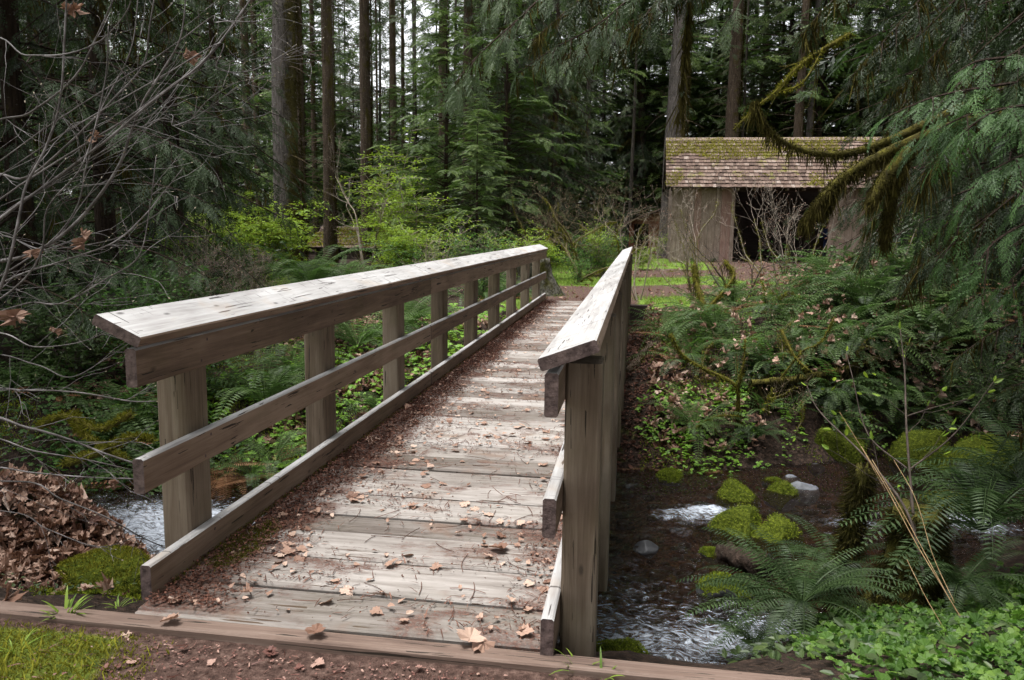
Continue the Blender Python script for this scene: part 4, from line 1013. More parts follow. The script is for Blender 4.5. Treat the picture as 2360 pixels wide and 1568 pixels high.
for k in range(22):
    px = fr.uniform(1560, 2350); Y = fr.uniform(10.2, 12.6); x_ = txx(px, Y)
    if terr(x_, Y) < -1. or x_ < .8: continue
    bare('bare_shrub', 300+k, gnd(x_, Y, 0.), 2, 'small mossy dead stems tangled among the far bank ferns', 'shrub', 'twig' if k % 2 else 'tan_dull', .9, 3, fr.uniform(.7, 1.3), .012, .9, wig=.6, upb=.1, mossr=1.)['group'] = 'mossy stems in the far bank tangle'
# near right bank
for px, Y, z, s, kd, lb in [
 (1865, 5.1, -.95, .78, 0, 'large dark sword fern arching over the stream in front of the mossy rocks'),
 (1905, 4.9, -.75, .85, 1, 'dark sword fern right behind the large one, at the foot of the mossy stump'),
 (1790, 4.9, -1.05, .5, 1, 'small dark sword fern trailing its fronds in the water'),
 (1985, 5.9, -.95, .6, 0, 'upright sword fern beyond the mossy stump, in front of the water'),
 (2330, 5.6, -.45, 1.1, 0, 'big dark sword fern spreading from the right edge over the stream'),
 (2420, 6.4, -.35, 1.2, 1, 'sword fern at the right edge, above the spreading one'),
 (2290, 5.0, -.62, .7, 1, 'small sword fern beneath the big one at the right edge')]:
    put_fern(FD[kd], px, 0, s, lb, Y=Y, tz=z)
# background ferns, understory on both sides
for k in range(95):
    px = fr.uniform(380, 1240); Y = fr.uniform(12.5, 27)
    if txx(px, Y) > -2.6: continue
    link('sword_fern', FL[k % 2], None, gnd(txx(px, Y), Y, -.02), fr.random()*6, fr.uniform(.7, 1.25), 'sword fern in the crowded undergrowth beyond the left railing', 'fern', 'undergrowth ferns beyond the left railing')
for k in range(34):
    px = fr.uniform(-200, 480); Y = fr.uniform(7.6, 13)
    if cline(txx(px, Y))+1.3 > Y: continue
    link('sword_fern', FL[k % 2], None, gnd(txx(px, Y), Y, -.02), fr.random()*6, fr.uniform(.6, 1.1), 'sword fern in the dark beneath the left cedars', 'fern', 'ferns beneath the left cedars')
for k in range(40):
    px = fr.uniform(1880, 2700); Y = fr.uniform(11.5, 22)
    if txx(px, Y) < 3.8+0*Y or (txx(px, Y) < 9 and Y > 17): continue
    link('sword_fern', FL[k % 2], None, gnd(txx(px, Y), Y, -.02), fr.random()*6, fr.uniform(.7, 1.2), 'sword fern in the deep shade right of the barn yard', 'fern', 'ferns in the right shade')
SAL = [shrub_variant(60+k, 12, .85, .75, OVAL, .085, 900, M['leaf_mid'], M['twig'], sub=9, leafstart=.25, clump=.35) for k in range(2)]
LIM = [shrub_variant(64+k, 8, 2.3, 1.25, OVAL, .10, 3400, M['lime'], M['moss_limb'], sub=16, leafstart=.3, clump=.3, layered=.75, stemr=.014) for k in range(3)]
LIL = [shrub_variant(68, 7, 3.4, 1.4, OVAL, .085, 3000, M['lime'], M['tan_twig'], sub=22, leafstart=.2, clump=.2, layered=.5, stemr=.016), shrub_variant(69, 7, 2.2, 1.1, OVAL, .07, 1700, M['lime'], M['tan_twig'], sub=16, leafstart=.2, clump=.22, stemr=.012)]
MID = [shrub_variant(72+k, 9, 1.7, 1.1, OVAL, .07, 1500, M['leaf_green'], M['twig'], sub=12, leafstart=.15, clump=.3, layered=.3) for k in range(2)]
def put_shrub(me, px, Y, s, label, group=None, name='leafy_shrub', cat='shrub'):
    return link(name, me, None, gnd(txx(px, Y), Y, -.04), fr.random()*6.28, s, label, cat, group)
put_shrub(LIM[0], 610, 20, 1.15, 'rounded lime green shrub at the foot of the thick grey trunk')
put_shrub(LIM[1], 650, 22.5, .8, 'lime green shrub between the rounded one and the low hut')
put_shrub(LIM[2], 552, 18.5, .9, 'small lime green shrub left of the rounded lime one')
put_shrub(LIL[0], 890, 26, 1.45, 'tall airy spring green shrub in front of the rough reddish grey trunk')
put_shrub(LIL[0], 945, 22.5, 1.1, 'airy spring green shrub right of the tallest airy one')
put_shrub(LIM[1], 930, 20, .8, 'lime green shrub low beside the layered hemlock')
put_shrub(LIM[2], 945, 23, 1.0, 'lime green shrub a little right of the low hut')
put_shrub(LIL[1], 1010, 17.5, .9, 'fine leaved pale shrub above the far half of the left handrail')
put_shrub(LIL[1], 705, 33, 1.5, 'pale green sapling shrub beside the flecked mossy trunks')
put_shrub(LIL[1], 1190, 20, .8, 'small bright shrub behind the lichened stump')
put_shrub(LIM[0], 1260, 23, .6, 'low bright shrub between stump and crooked maple')
put_shrub(MID[0], 1330, 21.5, .6, 'deep green bush at the edge of the grass behind the stump')
put_shrub(MID[1], 1400, 24, .6, 'deep green bush left of the orange shed')
put_shrub(LIL[1], 1520, 36, .6, 'small leafy shrub in front of the orange shed')
put_shrub(LIM[2], 1480, 27.5, .4, 'low leafy shrub where the right handrail ends')
for k in range(80):
    px = fr.uniform(330, 1420); Y = fr.uniform(17, 34) if px > 700 else fr.uniform(14, 34)
    if txx(px, Y) > -3.0 and Y < 24 or (690 < px < 880 and Y > 21): continue
    kd = fr.random(); me = SAL[k % 2] if kd < .5 else MID[k % 2] if kd < .78 else LIL[1]
    put_shrub(me, px, Y, (fr.uniform(.4, 1.35)*(1.1 if kd < .5 else .75) if not 620 < px < 890 else .35), 'low leafy bush in the tangled undergrowth left of the path', 'undergrowth bushes left of the path')
for k in range(60):
    px = fr.uniform(1900, 2700); Y = fr.uniform(15, 34)
    if txx(px, Y) < 9.5 and Y > 18: continue
    put_shrub((SAL+MID)[k % 4], px, Y, fr.uniform(.7, 1.3), 'low dim bush in the shade right of the barn yard', 'dim bushes on the right')
for k in range(46):
    px = fr.uniform(-260, 500); Y = fr.uniform(8.8, 22)
    put_shrub((SAL+MID)[k % 4], px, Y, fr.uniform(.7, 1.1), 'low dim bush between the left cedars', 'dim bushes between the left cedars')
for px, Y, s in ((1455, 30.5, .35), (1600, 32.4, .32), (1645, 32.6, .3), (1940, 32.4, .3), (2060, 31.5, .5)):
    put_shrub(SAL[0], px, Y, s, 'low green weeds growing against the barn front', 'weeds along the barn front')

# ------------------------------------------------------------------ bare twiggy trees and mossy stems
bare('vine_maple', 3, TR(1338, 22.5), 3, 'crooked moss draped maple with tan twiggy crown left of the orange shed', 'tree', 'tan_dull', 1.6, 4, 4.6, .05, .8, wig=.5, upb=.2, kids=(3, 4), mossr=.7, hang=.4, ratio=.66)
bare('vine_maple', 31, TR(1385, 25), 3, 'moss hung bare maple in the shade just left of the orange shed', 'tree', 'tan_dull', 1.8, 4, 4.8, .045, .8, wig=.5, upb=.2, kids=(3, 4), mossr=.8, hang=.6, ratio=.66)
bare('vine_maple', 33, TR(1235, 25), 3, 'moss hung bare maple behind the leaning stump', 'tree', 'tan_dull', 1.6, 4, 4.2, .04, .8, wig=.5, upb=.2, kids=(3, 4), mossr=.8, hang=.5, ratio=.66)
bare('vine_maple', 9, TR(855, 20.5), 2, 'thin stemmed mossy maple among the lime shrubs right of the hut', 'tree', 'tan_twig', .7, 4, 4.2, .05, .6, kids=(2, 4))
bare('bare_shrub', 12, TR(1845, 15.2), 6, 'mossy many stemmed bare shrub standing in front of the open barn bay', 'shrub', 'tan_twig', 1.0, 4, 3.1, .026, .5, wig=.35, kids=(2, 4), mossr=1.0)
bare('bare_shrub', 14, TR(1605, 14.6), 4, 'bare budding shrub with mossy feet below the left end of the barn', 'shrub', 'tan_twig', 1.0, 4, 3.3, .024, .6, kids=(2, 4), mossr=1.0)
bare('bare_shrub', 15, TR(1480, 17.5), 3, 'thin bare shrub leaning beside the right bridge end', 'shrub', 'tan_twig', .3, 4, 3.0, .02, .7, kids=(2, 3))
bare('bare_shrub', 17, TR(1710, 14.2), 4, 'bare shrub between the two mossy footed ones, before the barn wall', 'shrub', 'twig', .9, 4, 2.7, .026, .6, kids=(2, 3))
bare('bare_shrub', 18, TR(2060, 13.6), 4, 'thin bare shrub rising from the fern hummock', 'shrub', 'tan_twig', .8, 3, 2.4, .02, .7)
bare('bare_shrub', 19, TR(1790, 13.0), 3, 'mossy crooked stems in the middle of the far bank', 'shrub', 'twig', 1.9, 3, 1.5, .022, .8, wig=.6, upb=.1, mossr=1.4)
bare('bare_shrub', 20, TR(1120, 17.8), 4, 'tangled bare shrub above the far end of the left handrail', 'shrub', 'tan_twig', .2, 4, 1.9, .014, .7)
bare('bare_shrub', 21, TR(1000, 16.5), 4, 'tangled bare briar above the middle of the left handrail', 'shrub', 'tan_twig', .2, 4, 1.6, .012, .8)
bare('bare_shrub', 22, TR(430, 12.4), 5, 'tangled bare shrub under the cedars behind the left handrail', 'shrub', 'tan_twig', .5, 4, 1.7, .014, .8, kids=(3, 4))
bare('bare_shrub', 23, TR(560, 14.0), 5, 'tangled bare shrub left of the bright ferns', 'shrub', 'tan_twig', .5, 4, 1.5, .014, .8, kids=(3, 4))
# bank shrub with moss clad bent stem over the water (traced)
def sub_empty(name, P0, tree, label=None):
    o = link(name, None, tree, P0, label=label); o.empty_display_size = .2; o.matrix_parent_inverse = tree.matrix_basis.inverted(); return o
def traced(name, paths, label, cat, mat, moss=0, mm='moss_yellow', twigs=0, seed=0, hang=0., hl=.2, mossL=.03, buds=0, tk=.006, ht='moss_hang', part_of=None):
    r = np.random.default_rng(seed); mb = MB(); m_ = MB(); h_ = MB(); ends = []
    P0 = None
    for pts, r0, r1 in paths:
        W = np.array([at(*p) for p in pts]); 
        if P0 is None: P0 = W[0].copy()
        c = curve(W, 8); c[:, 2] += 0; rr = np.linspace(r0, r1, len(c)); tube(mb, c, rr, 6, 0, .5, True, .06)
        L = np.linalg.norm(np.diff(c, axis=0), axis=1).sum()
        if moss:
            n = int(moss*L*(200+9000*r0)); u = r.random(n)*(len(c)-1.01); i_ = u.astype(int); f = (u-i_)[:, None]; N_ = rdir(r, n, .8); cl = fbm(u*.5, u*0, 1.3, seed)
            kp = r.random(n) < sstep(.25, .55, cl); i_, f, N_ = i_[kp], f[kp], N_[kp]
            fuzz(m_, c[i_]*(1-f)+c[i_+1]*f+N_*rr[i_][:, None], N_-UP*.3, r, mossL, .009, 0)
        if hang: hang_moss(h_, c, rr[0]*.8, int(hang*L*420), hl, r, 0, .0045)
        for k in range(int(twigs*L)):
            i_ = int(r.uniform(.1, .98)*(len(c)-2)); t_ = nrm(c[i_+1]-c[i_])
            grow(mb, c[i_], nrm(t_*.9+r.normal(0, .45, 3)), r.uniform(.15, .5)*(1.3-i_/len(c)), max(min(rr[i_]*.5, tk), .0016), 1, r, 0, 6, (1, 3), .25, .0, .6, .5, ends, .0013, 4)
        ends.append((c[-1], nrm(c[-1]-c[-2])))
    root = empty(name, P0, label, cat) if part_of is None else sub_empty(name, P0, part_of, label); inv = Matrix.Translation(tuple(-P0))
    for nm, b, mt in (('stems', mb, mat), ('moss', m_, mm), ('hanging_moss', h_, ht)):
        if b.v: o = b.obj(nm, M[mt], root, smooth=(nm == 'stems')); o.matrix_parent_inverse = inv
    if buds:
        b = MB(); P = np.array([e[0] for e in ends]); D = np.array([e[1] for e in ends])
        Xs, Ys, Zs = frames(D+r.normal(0, .3, D.shape), rdir(r, len(P)), buds*r.uniform(.7, 1.5, len(P))); b.inst(OVAL, P, Xs, Ys, Zs, 0, r.random(len(P))); o = b.obj('buds', M['lime' if buds > .02 else 'tan_leaf'], root); o.matrix_parent_inverse = inv
    return root
M['tan_leaf'] = m_foliage('bud_scale', [(.2, .16, .1), (.4, .34, .26)], .1)
traced('mossy_shrub', [
  ([(1718, 1090, 10.2), (1712, 1010, 10.1), (1700, 960, 10.0), (1695, 890, 9.9), (1620, 850, 9.8), (1570, 815, 9.8), (1545, 770, 9.8)], .035, .012),
  ([(1698, 900, 9.9), (1712, 850, 9.8), (1718, 780, 9.8)], .02, .008),
  ([(1705, 960, 10.), (1650, 960, 9.8), (1600, 985, 9.6)], .012, .005),
  ([(1800, 870, 10.2), (1850, 810, 10.1), (1890, 790, 10), (1925, 730, 10)], .012, .006), ([(1800, 760, 10.2), (1830, 820, 10.), (1865, 855, 9.9)], .018, .012)],
  'bright moss clad crooked shrub bending over the clover patch by the stream', 'shrub', 'moss_limb', 1.6, 'moss_yellow', 2, 4, .35, .12, .035)
traced('mossy_shrub', [([(1690, 860, 12.6), (1650, 790, 12.6), (1625, 720, 12.8), (1605, 650, 13.), (1600, 610, 13.1)], .06, .03), ([(1625, 720, 12.8), (1690, 640, 13), (1670, 600, 13.2)], .03, .014)],
  'thick moss furred leaning stems at the left of the far bank', 'shrub', 'moss_limb', 1.5, 'moss_yellow', 2, 6, 1.2, .25, .05)
traced('leafing_shrub', [
  ([(2130, 1330, 5.0), (2090, 1180, 5.2), (2000, 1060, 5.6), (1890, 950, 6.2), (1860, 890, 6.4)], .011, .003),
  ([(2110, 1250, 5.1), (2090, 1000, 5.5), (2085, 860, 5.8), (2075, 760, 6.0)], .010, .003),
  ([(2090, 1080, 5.5), (2000, 1000, 5.8), (1965, 870, 6.0), (1950, 810, 6.2)], .006, .002),
  ([(2088, 960, 5.6), (2150, 940, 5.6), (2230, 920, 5.6)], .005, .002),
  ([(2100, 1080, 5.4), (2200, 1000, 5.5), (2290, 880, 5.6)], .006, .002)],
  'slender budding shrub with tiny pale leaves in front of the dark right bank', 'shrub', 'twig', 0, twigs=3, seed=8, buds=.05, tk=.003)

# big mossy limbs reaching in from the right: they belong to the old cedar standing outside the frame
ft, wb, tk = conifer(77, 17, .42, 4.5, 60, 4.0, CED_MID, .62, 14, e0=-.02, droop=.4, hang=.75, side=.75, tilt=.5, wsides=4, tsides=16, shape=.6, upturn=.6)
OLD = put_tree(tree_meshes('old_cedar', ft, wb, tk, M['cedar'], M['bark_cedar'], M['bark_cedar']), 'red_cedar', gnd(5.6, 7.6, -.1), 0., 1., 'old red cedar at the right whose boughs and mossy limbs hang across the view', 'tree')
traced('mossy_limb', [([(2330, 200, 8.0), (2170, 270, 7.9), (2060, 320, 7.8), (1960, 352, 7.7), (1870, 352, 7.6), (1790, 318, 7.5), (1745, 255, 7.4), (1738, 235, 7.4)], .055, .008)],
  'sagging black limb with a fringe of hanging moss across the barn roof', 'branch', 'moss_limb_dark', 1.6, 'moss_dull', 3, 11, 2.0, .17, .03, part_of=OLD)
traced('mossy_limb', [([(2360, 250, 7.6), (2200, 290, 7.5), (2080, 335, 7.4), (1990, 380, 7.3), (1930, 420, 7.2), (1885, 470, 7.1), (1850, 520, 7.1)], .06, .02), ([(2090, 350, 7.4), (2040, 410, 7.3), (2005, 470, 7.2)], .08, .03), ([(2080, 380, 7.4), (2050, 470, 7.35), (2040, 560, 7.35)], .07, .02), ([(1920, 440, 7.2), (1890, 490, 7.15)], .06, .02)],
  'stout limb padded with olive moss drooping before the right half of the barn', 'branch', 'moss_limb_dark', 1.6, 'moss_dull', 0, 12, 11., .14, .035, part_of=OLD)
traced('mossy_limb', [([(1960, 80, 9.), (1880, 125, 9.), (1830, 165, 9.), (1790, 210, 9.), (1740, 250, 9.), (1690, 300, 9.)], .03, .008), ([(1900, 110, 9), (1850, 190, 8.9), (1790, 215, 9)], .012, .008)],
  'yellow mossed bare limb slanting down between trunks above the barn', 'branch', 'moss_limb', 2.6, 'moss_yellow', 4, 13, .15, .08, .04, part_of=OLD)

# ------------------------------------------------------------------ old cedar at the right and its lit boughs
def boughs(name, label, cat, paths, T, ss, dens, mat, seed, hang=.5, side=.8, tilt=.3, moss=0., tint0=.55, mossL=.2, sub=True, rad=.014, tree=None):
    r = np.random.default_rng(seed)
    for pts in paths:
        P0 = at(*pts[0]); root = sub_empty('bough', P0, tree or OLD, label); inv = Matrix.Translation(tuple(-P0)); ft, wb, hm = MB(), MB(), MB()
        c = curve([at(*p) for p in pts], 6); L = np.linalg.norm(np.diff(c, axis=0), axis=1).sum()
        bough(ft, wb, c, rad, int(dens*L), ss, T, r, side, hang, 0, 0, .1, tilt, tint0)
        if sub:
            for k in range(int(L*2.6)):
                i_ = int(r.uniform(.1, .95)*(len(c)-2)); t_ = nrm(c[i_+1]-c[i_]); lat = nrm(np.cross(t_, UP))*(1 if k % 2 else -1)
                l2 = r.uniform(.35, .8)*(1.2-i_/len(c)); d = nrm(t_*.8+lat*.8-UP*r.uniform(.1, .6)); s = np.linspace(0, 1, 6)[:, None]
                Q = c[i_]+d*l2*s-UP*(.25*l2*s*s); bough(ft, wb, Q, rad*.4, max(4, int(dens*l2*1.1)), ss*.85, T, r, side, hang*1.2, 0, 0, .1, tilt, tint0)
        if moss: hang_moss(hm, c, .03, int(moss*L*200), mossL, r, 0, .007)
        for nm, b, mt in (('sprays', ft, mat), ('twigs', wb, 'bark_cedar'), ('hanging_moss', hm, 'moss_hang')):
            if b.v: o = b.obj(nm, M[mt], root); o.matrix_parent_inverse = inv
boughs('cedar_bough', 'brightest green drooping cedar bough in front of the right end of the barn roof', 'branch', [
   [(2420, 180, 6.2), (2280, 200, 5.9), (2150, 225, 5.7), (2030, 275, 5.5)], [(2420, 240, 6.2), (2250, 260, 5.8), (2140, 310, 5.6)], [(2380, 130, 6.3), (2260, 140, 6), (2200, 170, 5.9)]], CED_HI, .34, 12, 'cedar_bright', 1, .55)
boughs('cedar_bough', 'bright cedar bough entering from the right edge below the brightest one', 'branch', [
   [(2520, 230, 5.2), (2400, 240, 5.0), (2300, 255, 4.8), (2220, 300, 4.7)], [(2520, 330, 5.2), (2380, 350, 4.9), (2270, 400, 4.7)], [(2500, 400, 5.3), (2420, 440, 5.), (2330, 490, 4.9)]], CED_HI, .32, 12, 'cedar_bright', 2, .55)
boughs('cedar_bough', 'cedar bough hanging down at the right edge beside the bare twigs', 'branch', [
   [(2520, 480, 5.4), (2400, 500, 5.2), (2290, 560, 5.1), (2240, 640, 5.1)], [(2480, 560, 5.2), (2370, 610, 5.1), (2300, 680, 5.0)], [(2250, 420, 6), (2210, 520, 5.9), (2200, 600, 5.9)]], CED_HI, .32, 12, 'cedar_bright', 3, .8)
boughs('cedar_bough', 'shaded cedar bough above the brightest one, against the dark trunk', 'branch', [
   [(2480, -20, 6.5), (2380, 90, 6.3), (2290, 150, 6.2), (2200, 200, 6.1)], [(2520, 60, 6.2), (2420, 120, 6), (2330, 200, 5.9)], [(2300, -120, 7), (2200, 0, 6.8), (2120, 80, 6.7)]], CED_HI, .36, 11, 'cedar', 4, .6, moss=.5)
boughs('cedar_bough', 'dim cedar bough trailing over the dark hollow at the right', 'branch', [
   [(2560, 700, 6.5), (2420, 720, 6.4), (2300, 760, 6.3), (2200, 830, 6.2)], [(2560, 820, 6.2), (2420, 860, 6.1), (2310, 900, 6.)], [(2560, 940, 6.), (2440, 960, 5.9), (2330, 1000, 5.9)], [(2500, 620, 7), (2330, 660, 7), (2180, 700, 7)]], CED_HI, .36, 10, 'cedar', 5, .7, moss=.6)
boughs('cedar_bough', 'dark cedar boughs curtained with brown moss filling the upper right', 'branch', [
   [(2300, -250, 9), (2150, -40, 8.8), (2050, 80, 8.6), (1960, 180, 8.5)], [(2400, -200, 9), (2250, 0, 8.8), (2160, 120, 8.7), (2060, 220, 8.6)], [(2150, -250, 9), (2000, -80, 8.8), (1900, 20, 8.7), (1850, 80, 8.7)], [(2450, 0, 8.5), (2330, 140, 8.4), (2200, 320, 8.3), (2120, 420, 8.3)], [(2500, 300, 8), (2350, 440, 7.9), (2200, 560, 7.9), (2080, 640, 8)]], CED_MID, .36, 13, 'cedar', 6, .8, moss=1.6, mossL=.35, tint0=.4)
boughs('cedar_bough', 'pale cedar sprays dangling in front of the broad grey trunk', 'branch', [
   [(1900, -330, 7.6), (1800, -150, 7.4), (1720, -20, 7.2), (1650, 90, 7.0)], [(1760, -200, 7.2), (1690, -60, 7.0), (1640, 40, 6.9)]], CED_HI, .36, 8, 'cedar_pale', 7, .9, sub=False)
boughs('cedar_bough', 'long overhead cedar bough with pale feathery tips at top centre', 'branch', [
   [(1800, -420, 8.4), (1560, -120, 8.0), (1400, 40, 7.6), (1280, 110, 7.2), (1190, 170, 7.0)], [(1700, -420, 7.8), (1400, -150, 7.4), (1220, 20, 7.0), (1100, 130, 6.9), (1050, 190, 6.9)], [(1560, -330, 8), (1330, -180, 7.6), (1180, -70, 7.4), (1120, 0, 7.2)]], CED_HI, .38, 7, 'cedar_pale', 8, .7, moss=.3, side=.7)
boughs('cedar_bough', 'dark overhead bough shrouded in moss at the top, left of the broad grey trunk', 'branch', [
   [(1800, -300, 9.5), (1650, -80, 9.2), (1500, 20, 9), (1390, 90, 8.8), (1300, 130, 8.6)], [(1700, -260, 9), (1560, -60, 8.8), (1470, 60, 8.7), (1420, 130, 8.7)], [(1520, -200, 9.3), (1400, -60, 9.2), (1300, 30, 9.1), (1220, 100, 9)]], CED_MID, .42, 10, 'cedar', 9, .8, moss=2.2, mossL=.3, tint0=.35)
boughs('cedar_bough', 'hanging dark moss rope with sparse sprays before the broad grey trunk', 'branch', [[(1590, -60, 9.2), (1585, 60, 9.2), (1575, 150, 9.2), (1568, 270, 9.2)]], CED_MID, .2, 4, 'cedar', 10, 1., moss=3.2, mossL=.3, sub=False)
boughs('cedar_bough', 'dark drooping cedar boughs hiding the right end of the barn', 'branch', [
   [(2420, 60, 10), (2300, 200, 9.8), (2180, 330, 9.6), (2090, 450, 9.5)], [(2500, 250, 9.6), (2360, 360, 9.4), (2220, 480, 9.3), (2110, 590, 9.2)], [(2300, -60, 10), (2180, 100, 9.9), (2090, 230, 9.8), (2030, 330, 9.7)], [(2500, 420, 9), (2350, 520, 8.9), (2230, 640, 8.8)], [(2250, 150, 10.5), (2150, 260, 10.4), (2060, 380, 10.3)], [(2200, 380, 10.), (2110, 440, 9.9), (2030, 520, 9.8), (1980, 600, 9.8)], [(2260, 330, 11), (2150, 400, 10.9), (2060, 470, 10.8), (1990, 520, 10.8)], [(2300, 480, 10), (2180, 560, 9.9), (2080, 640, 9.8)]], CED_MID, .36, 14, 'cedar', 41, .9, moss=1.2, mossL=.3)
# left cedars' tips, their lit look put in by a paler colour
boughs('cedar_bough', 'pale cedar sprays, coloured as if catching light, behind the bare branches, mid left', 'branch', [
   [(250, 280, 9.4), (350, 310, 9.2), (430, 350, 9.1), (480, 390, 9)], [(380, 120, 11), (480, 130, 11), (570, 150, 10.9)], [(400, 220, 11), (500, 270, 11), (590, 310, 11)], [(100, 180, 9), (180, 200, 9), (260, 230, 9)], [(330, 420, 9.2), (420, 440, 9.1), (500, 480, 9)]], CED_HI, .42, 8, 'cedar_pale', 14, .6, sub=True, tint0=.35, tree=CED[1])
boughs('cedar_bough', 'pale low cedar sprays behind the near end of the left handrail', 'branch', [
   [(120, 560, 8.), (230, 600, 7.9), (330, 640, 7.8)], [(40, 640, 7.5), (150, 690, 7.4), (220, 740, 7.4)], [(300, 560, 9), (400, 600, 9), (480, 640, 8.9)]], CED_HI, .36, 8, 'cedar_pale', 15, .7, sub=True, tint0=.25, tree=CED[0])

# ------------------------------------------------------------------ bare grey branches, near left
tw = [
 ([(-60, 640, 3.6), (60, 590, 3.6), (140, 545, 3.6), (215, 470, 3.6), (275, 380, 3.6), (300, 310, 3.6), (330, 235, 3.6), (370, 170, 3.6), (415, 90, 3.6), (430, -20, 3.6)], 0.0104, 0.0030),
 ([(-60, 560, 3.4), (0, 505, 3.4), (60, 460, 3.45), (130, 410, 3.5), (250, 320, 3.55), (350, 235, 3.6), (470, 140, 3.7), (570, 10, 3.8), (590, -40, 3.8)], 0.0096, 0.0030),
 ([(-40, 720, 3.2), (10, 640, 3.2), (40, 520, 3.25), (60, 430, 3.3), (110, 330, 3.35), (140, 220, 3.4), (150, 60, 3.4), (155, -30, 3.4)], 0.0080, 0.0037),
 ([(-60, 430, 3.7), (60, 410, 3.7), (160, 330, 3.7), (260, 230, 3.75), (330, 150, 3.8), (345, 60, 3.8), (360, -30, 3.8)], 0.0080, 0.0030),
 ([(-50, 130, 3.3), (60, 128, 3.3), (150, 125, 3.35), (230, 95, 3.4), (290, 30, 3.4), (310, -30, 3.4)], 0.0040, 0.0023),
 ([(-60, 330, 3.5), (70, 260, 3.5), (170, 180, 3.5), (220, 90, 3.5), (270, -20, 3.5)], 0.0064, 0.0030),
 ([(-50, 700, 3.4), (30, 640, 3.4), (150, 600, 3.4), (260, 560, 3.4), (330, 500, 3.45), (380, 440, 3.5), (420, 390, 3.5)], 0.0056, 0.0019),
 ([(-40, 560, 3.8), (100, 575, 3.8), (250, 555, 3.8), (320, 520, 3.8), (400, 470, 3.8), (440, 450, 3.8)], 0.0040, 0.0019),
 ([(-60, 760, 3.3), (60, 700, 3.3), (140, 700, 3.3), (250, 640, 3.3), (320, 590, 3.3), (345, 480, 3.3), (360, 360, 3.3)], 0.0048, 0.0019),
 ([(-60, 910, 3.3), (60, 900, 3.3), (180, 905, 3.3), (300, 925, 3.4), (360, 925, 3.45)], 0.0056, 0.0030),
 ([(-60, 965, 3.2), (60, 985, 3.2), (150, 1010, 3.25), (240, 1045, 3.3), (310, 1068, 3.35), (330, 1075, 3.4)], 0.0072, 0.0037),
 ([(-60, 1010, 3.1), (80, 1040, 3.1), (200, 1060, 3.2), (310, 1085, 3.3)], 0.0048, 0.0023),
 ([(-50, 1080, 3.2), (80, 1090, 3.2), (200, 1100, 3.2), (330, 1105, 3.3)], 0.0040, 0.0023),
 ([(20, 1180, 3.4), (110, 1220, 3.4), (230, 1260, 3.3), (330, 1230, 3.3)], 0.0032, 0.0015),
 ([(40, 1110, 3.2), (140, 1150, 3.2), (240, 1190, 3.2), (330, 1240, 3.3), (375, 1260, 3.4)], 0.0040, 0.0023),
 ([(-50, 830, 3.4), (80, 840, 3.4), (160, 870, 3.4), (240, 830, 3.5), (300, 790, 3.5)], 0.0040, 0.0019),
 ([(-40, 780, 3.1), (80, 800, 3.1), (180, 790, 3.2), (260, 760, 3.2)], 0.0040, 0.0019),
 ([(130, 545, 3.6), (200, 380, 3.6), (230, 260, 3.6), (300, 120, 3.65), (320, -20, 3.7)], 0.0048, 0.0023),
 ([(60, 640, 3.3), (110, 480, 3.3), (190, 380, 3.3), (240, 200, 3.4), (250, 60, 3.4)], 0.0048, 0.0023),
 ([(340, 240, 3.6), (440, 170, 3.7), (500, 110, 3.75), (560, 20, 3.8)], 0.0048, 0.0023),
 ([(300, 310, 3.6), (420, 290, 3.7), (480, 230, 3.7), (545, 190, 3.75)], 0.0032, 0.0015),
 ([(420, 90, 3.7), (500, 52, 3.7), (600, 48, 3.8), (680, 15, 3.8)], 0.0032, 0.0015),
 ([(330, 300, 3.6), (400, 290, 3.6), (450, 270, 3.7), (500, 235, 3.7), (545, 200, 3.7)], 0.0024, 0.0015),
 ([(450, 130, 3.7), (500, 160, 3.7), (570, 165, 3.8), (640, 135, 3.8), (680, 105, 3.8)], .003, .002)]
tw = [([(-430, 1540, 3.3), (-260, min(1250, p[0][1]*.5+600), 3.3)]+p, a*1.1, b) for p, a, b in tw]
traced('bare_maple', tw, 'arching bare grey branches with a few withered leaves filling the near left', 'shrub', 'grey_twig', 0, twigs=3.2, seed=21, buds=.009, tk=.0028)
rr = np.random.default_rng(2)
for (px, py, Y, s, lb) in [(438, 118, 3.72, .085, 'withered brown leaf hanging from the top of the bare grey branches'), (170, 15, 3.45, .08, 'withered leaf caught near the top edge above the bare branches'), (215, 315, 3.5, .05, 'small tan leaf speared on a twig, left centre'), (190, 545, 3.5, .08, 'curled tan leaf snagged where thick grey stems cross'), (75, 585, 3.3, .06, 'curled pinkish leaf on the left twigs, below the curled tan one'), (30, 715, 3.2, .10, 'big rust coloured leaf at the left edge beside the grey twigs'), (128, 762, 3.3, .045, 'small orange leaf dangling left of the handrail end'), (258, 1105, 3.3, .06, 'orange leaf hanging left of the middle rail end')]:
    s = s*.6; mb = MB(); n_ = 2; P_ = np.array([at(px, py, Y)]*n_)+rr.normal(0, .01, (n_, 3)); Xs, Ys, Zs = frames(np.array([[.2, .1, -1], [.5, -.3, -.8]]), rr.normal(0, 1, (n_, 3)), np.array([s*1.3, s])); mb.inst(MAPLES[2], P_, Xs, Ys, Zs, 0, np.array([.35, .6]))
    mb.obj('withered_leaf', M['litter'], label=lb, cat='leaf')

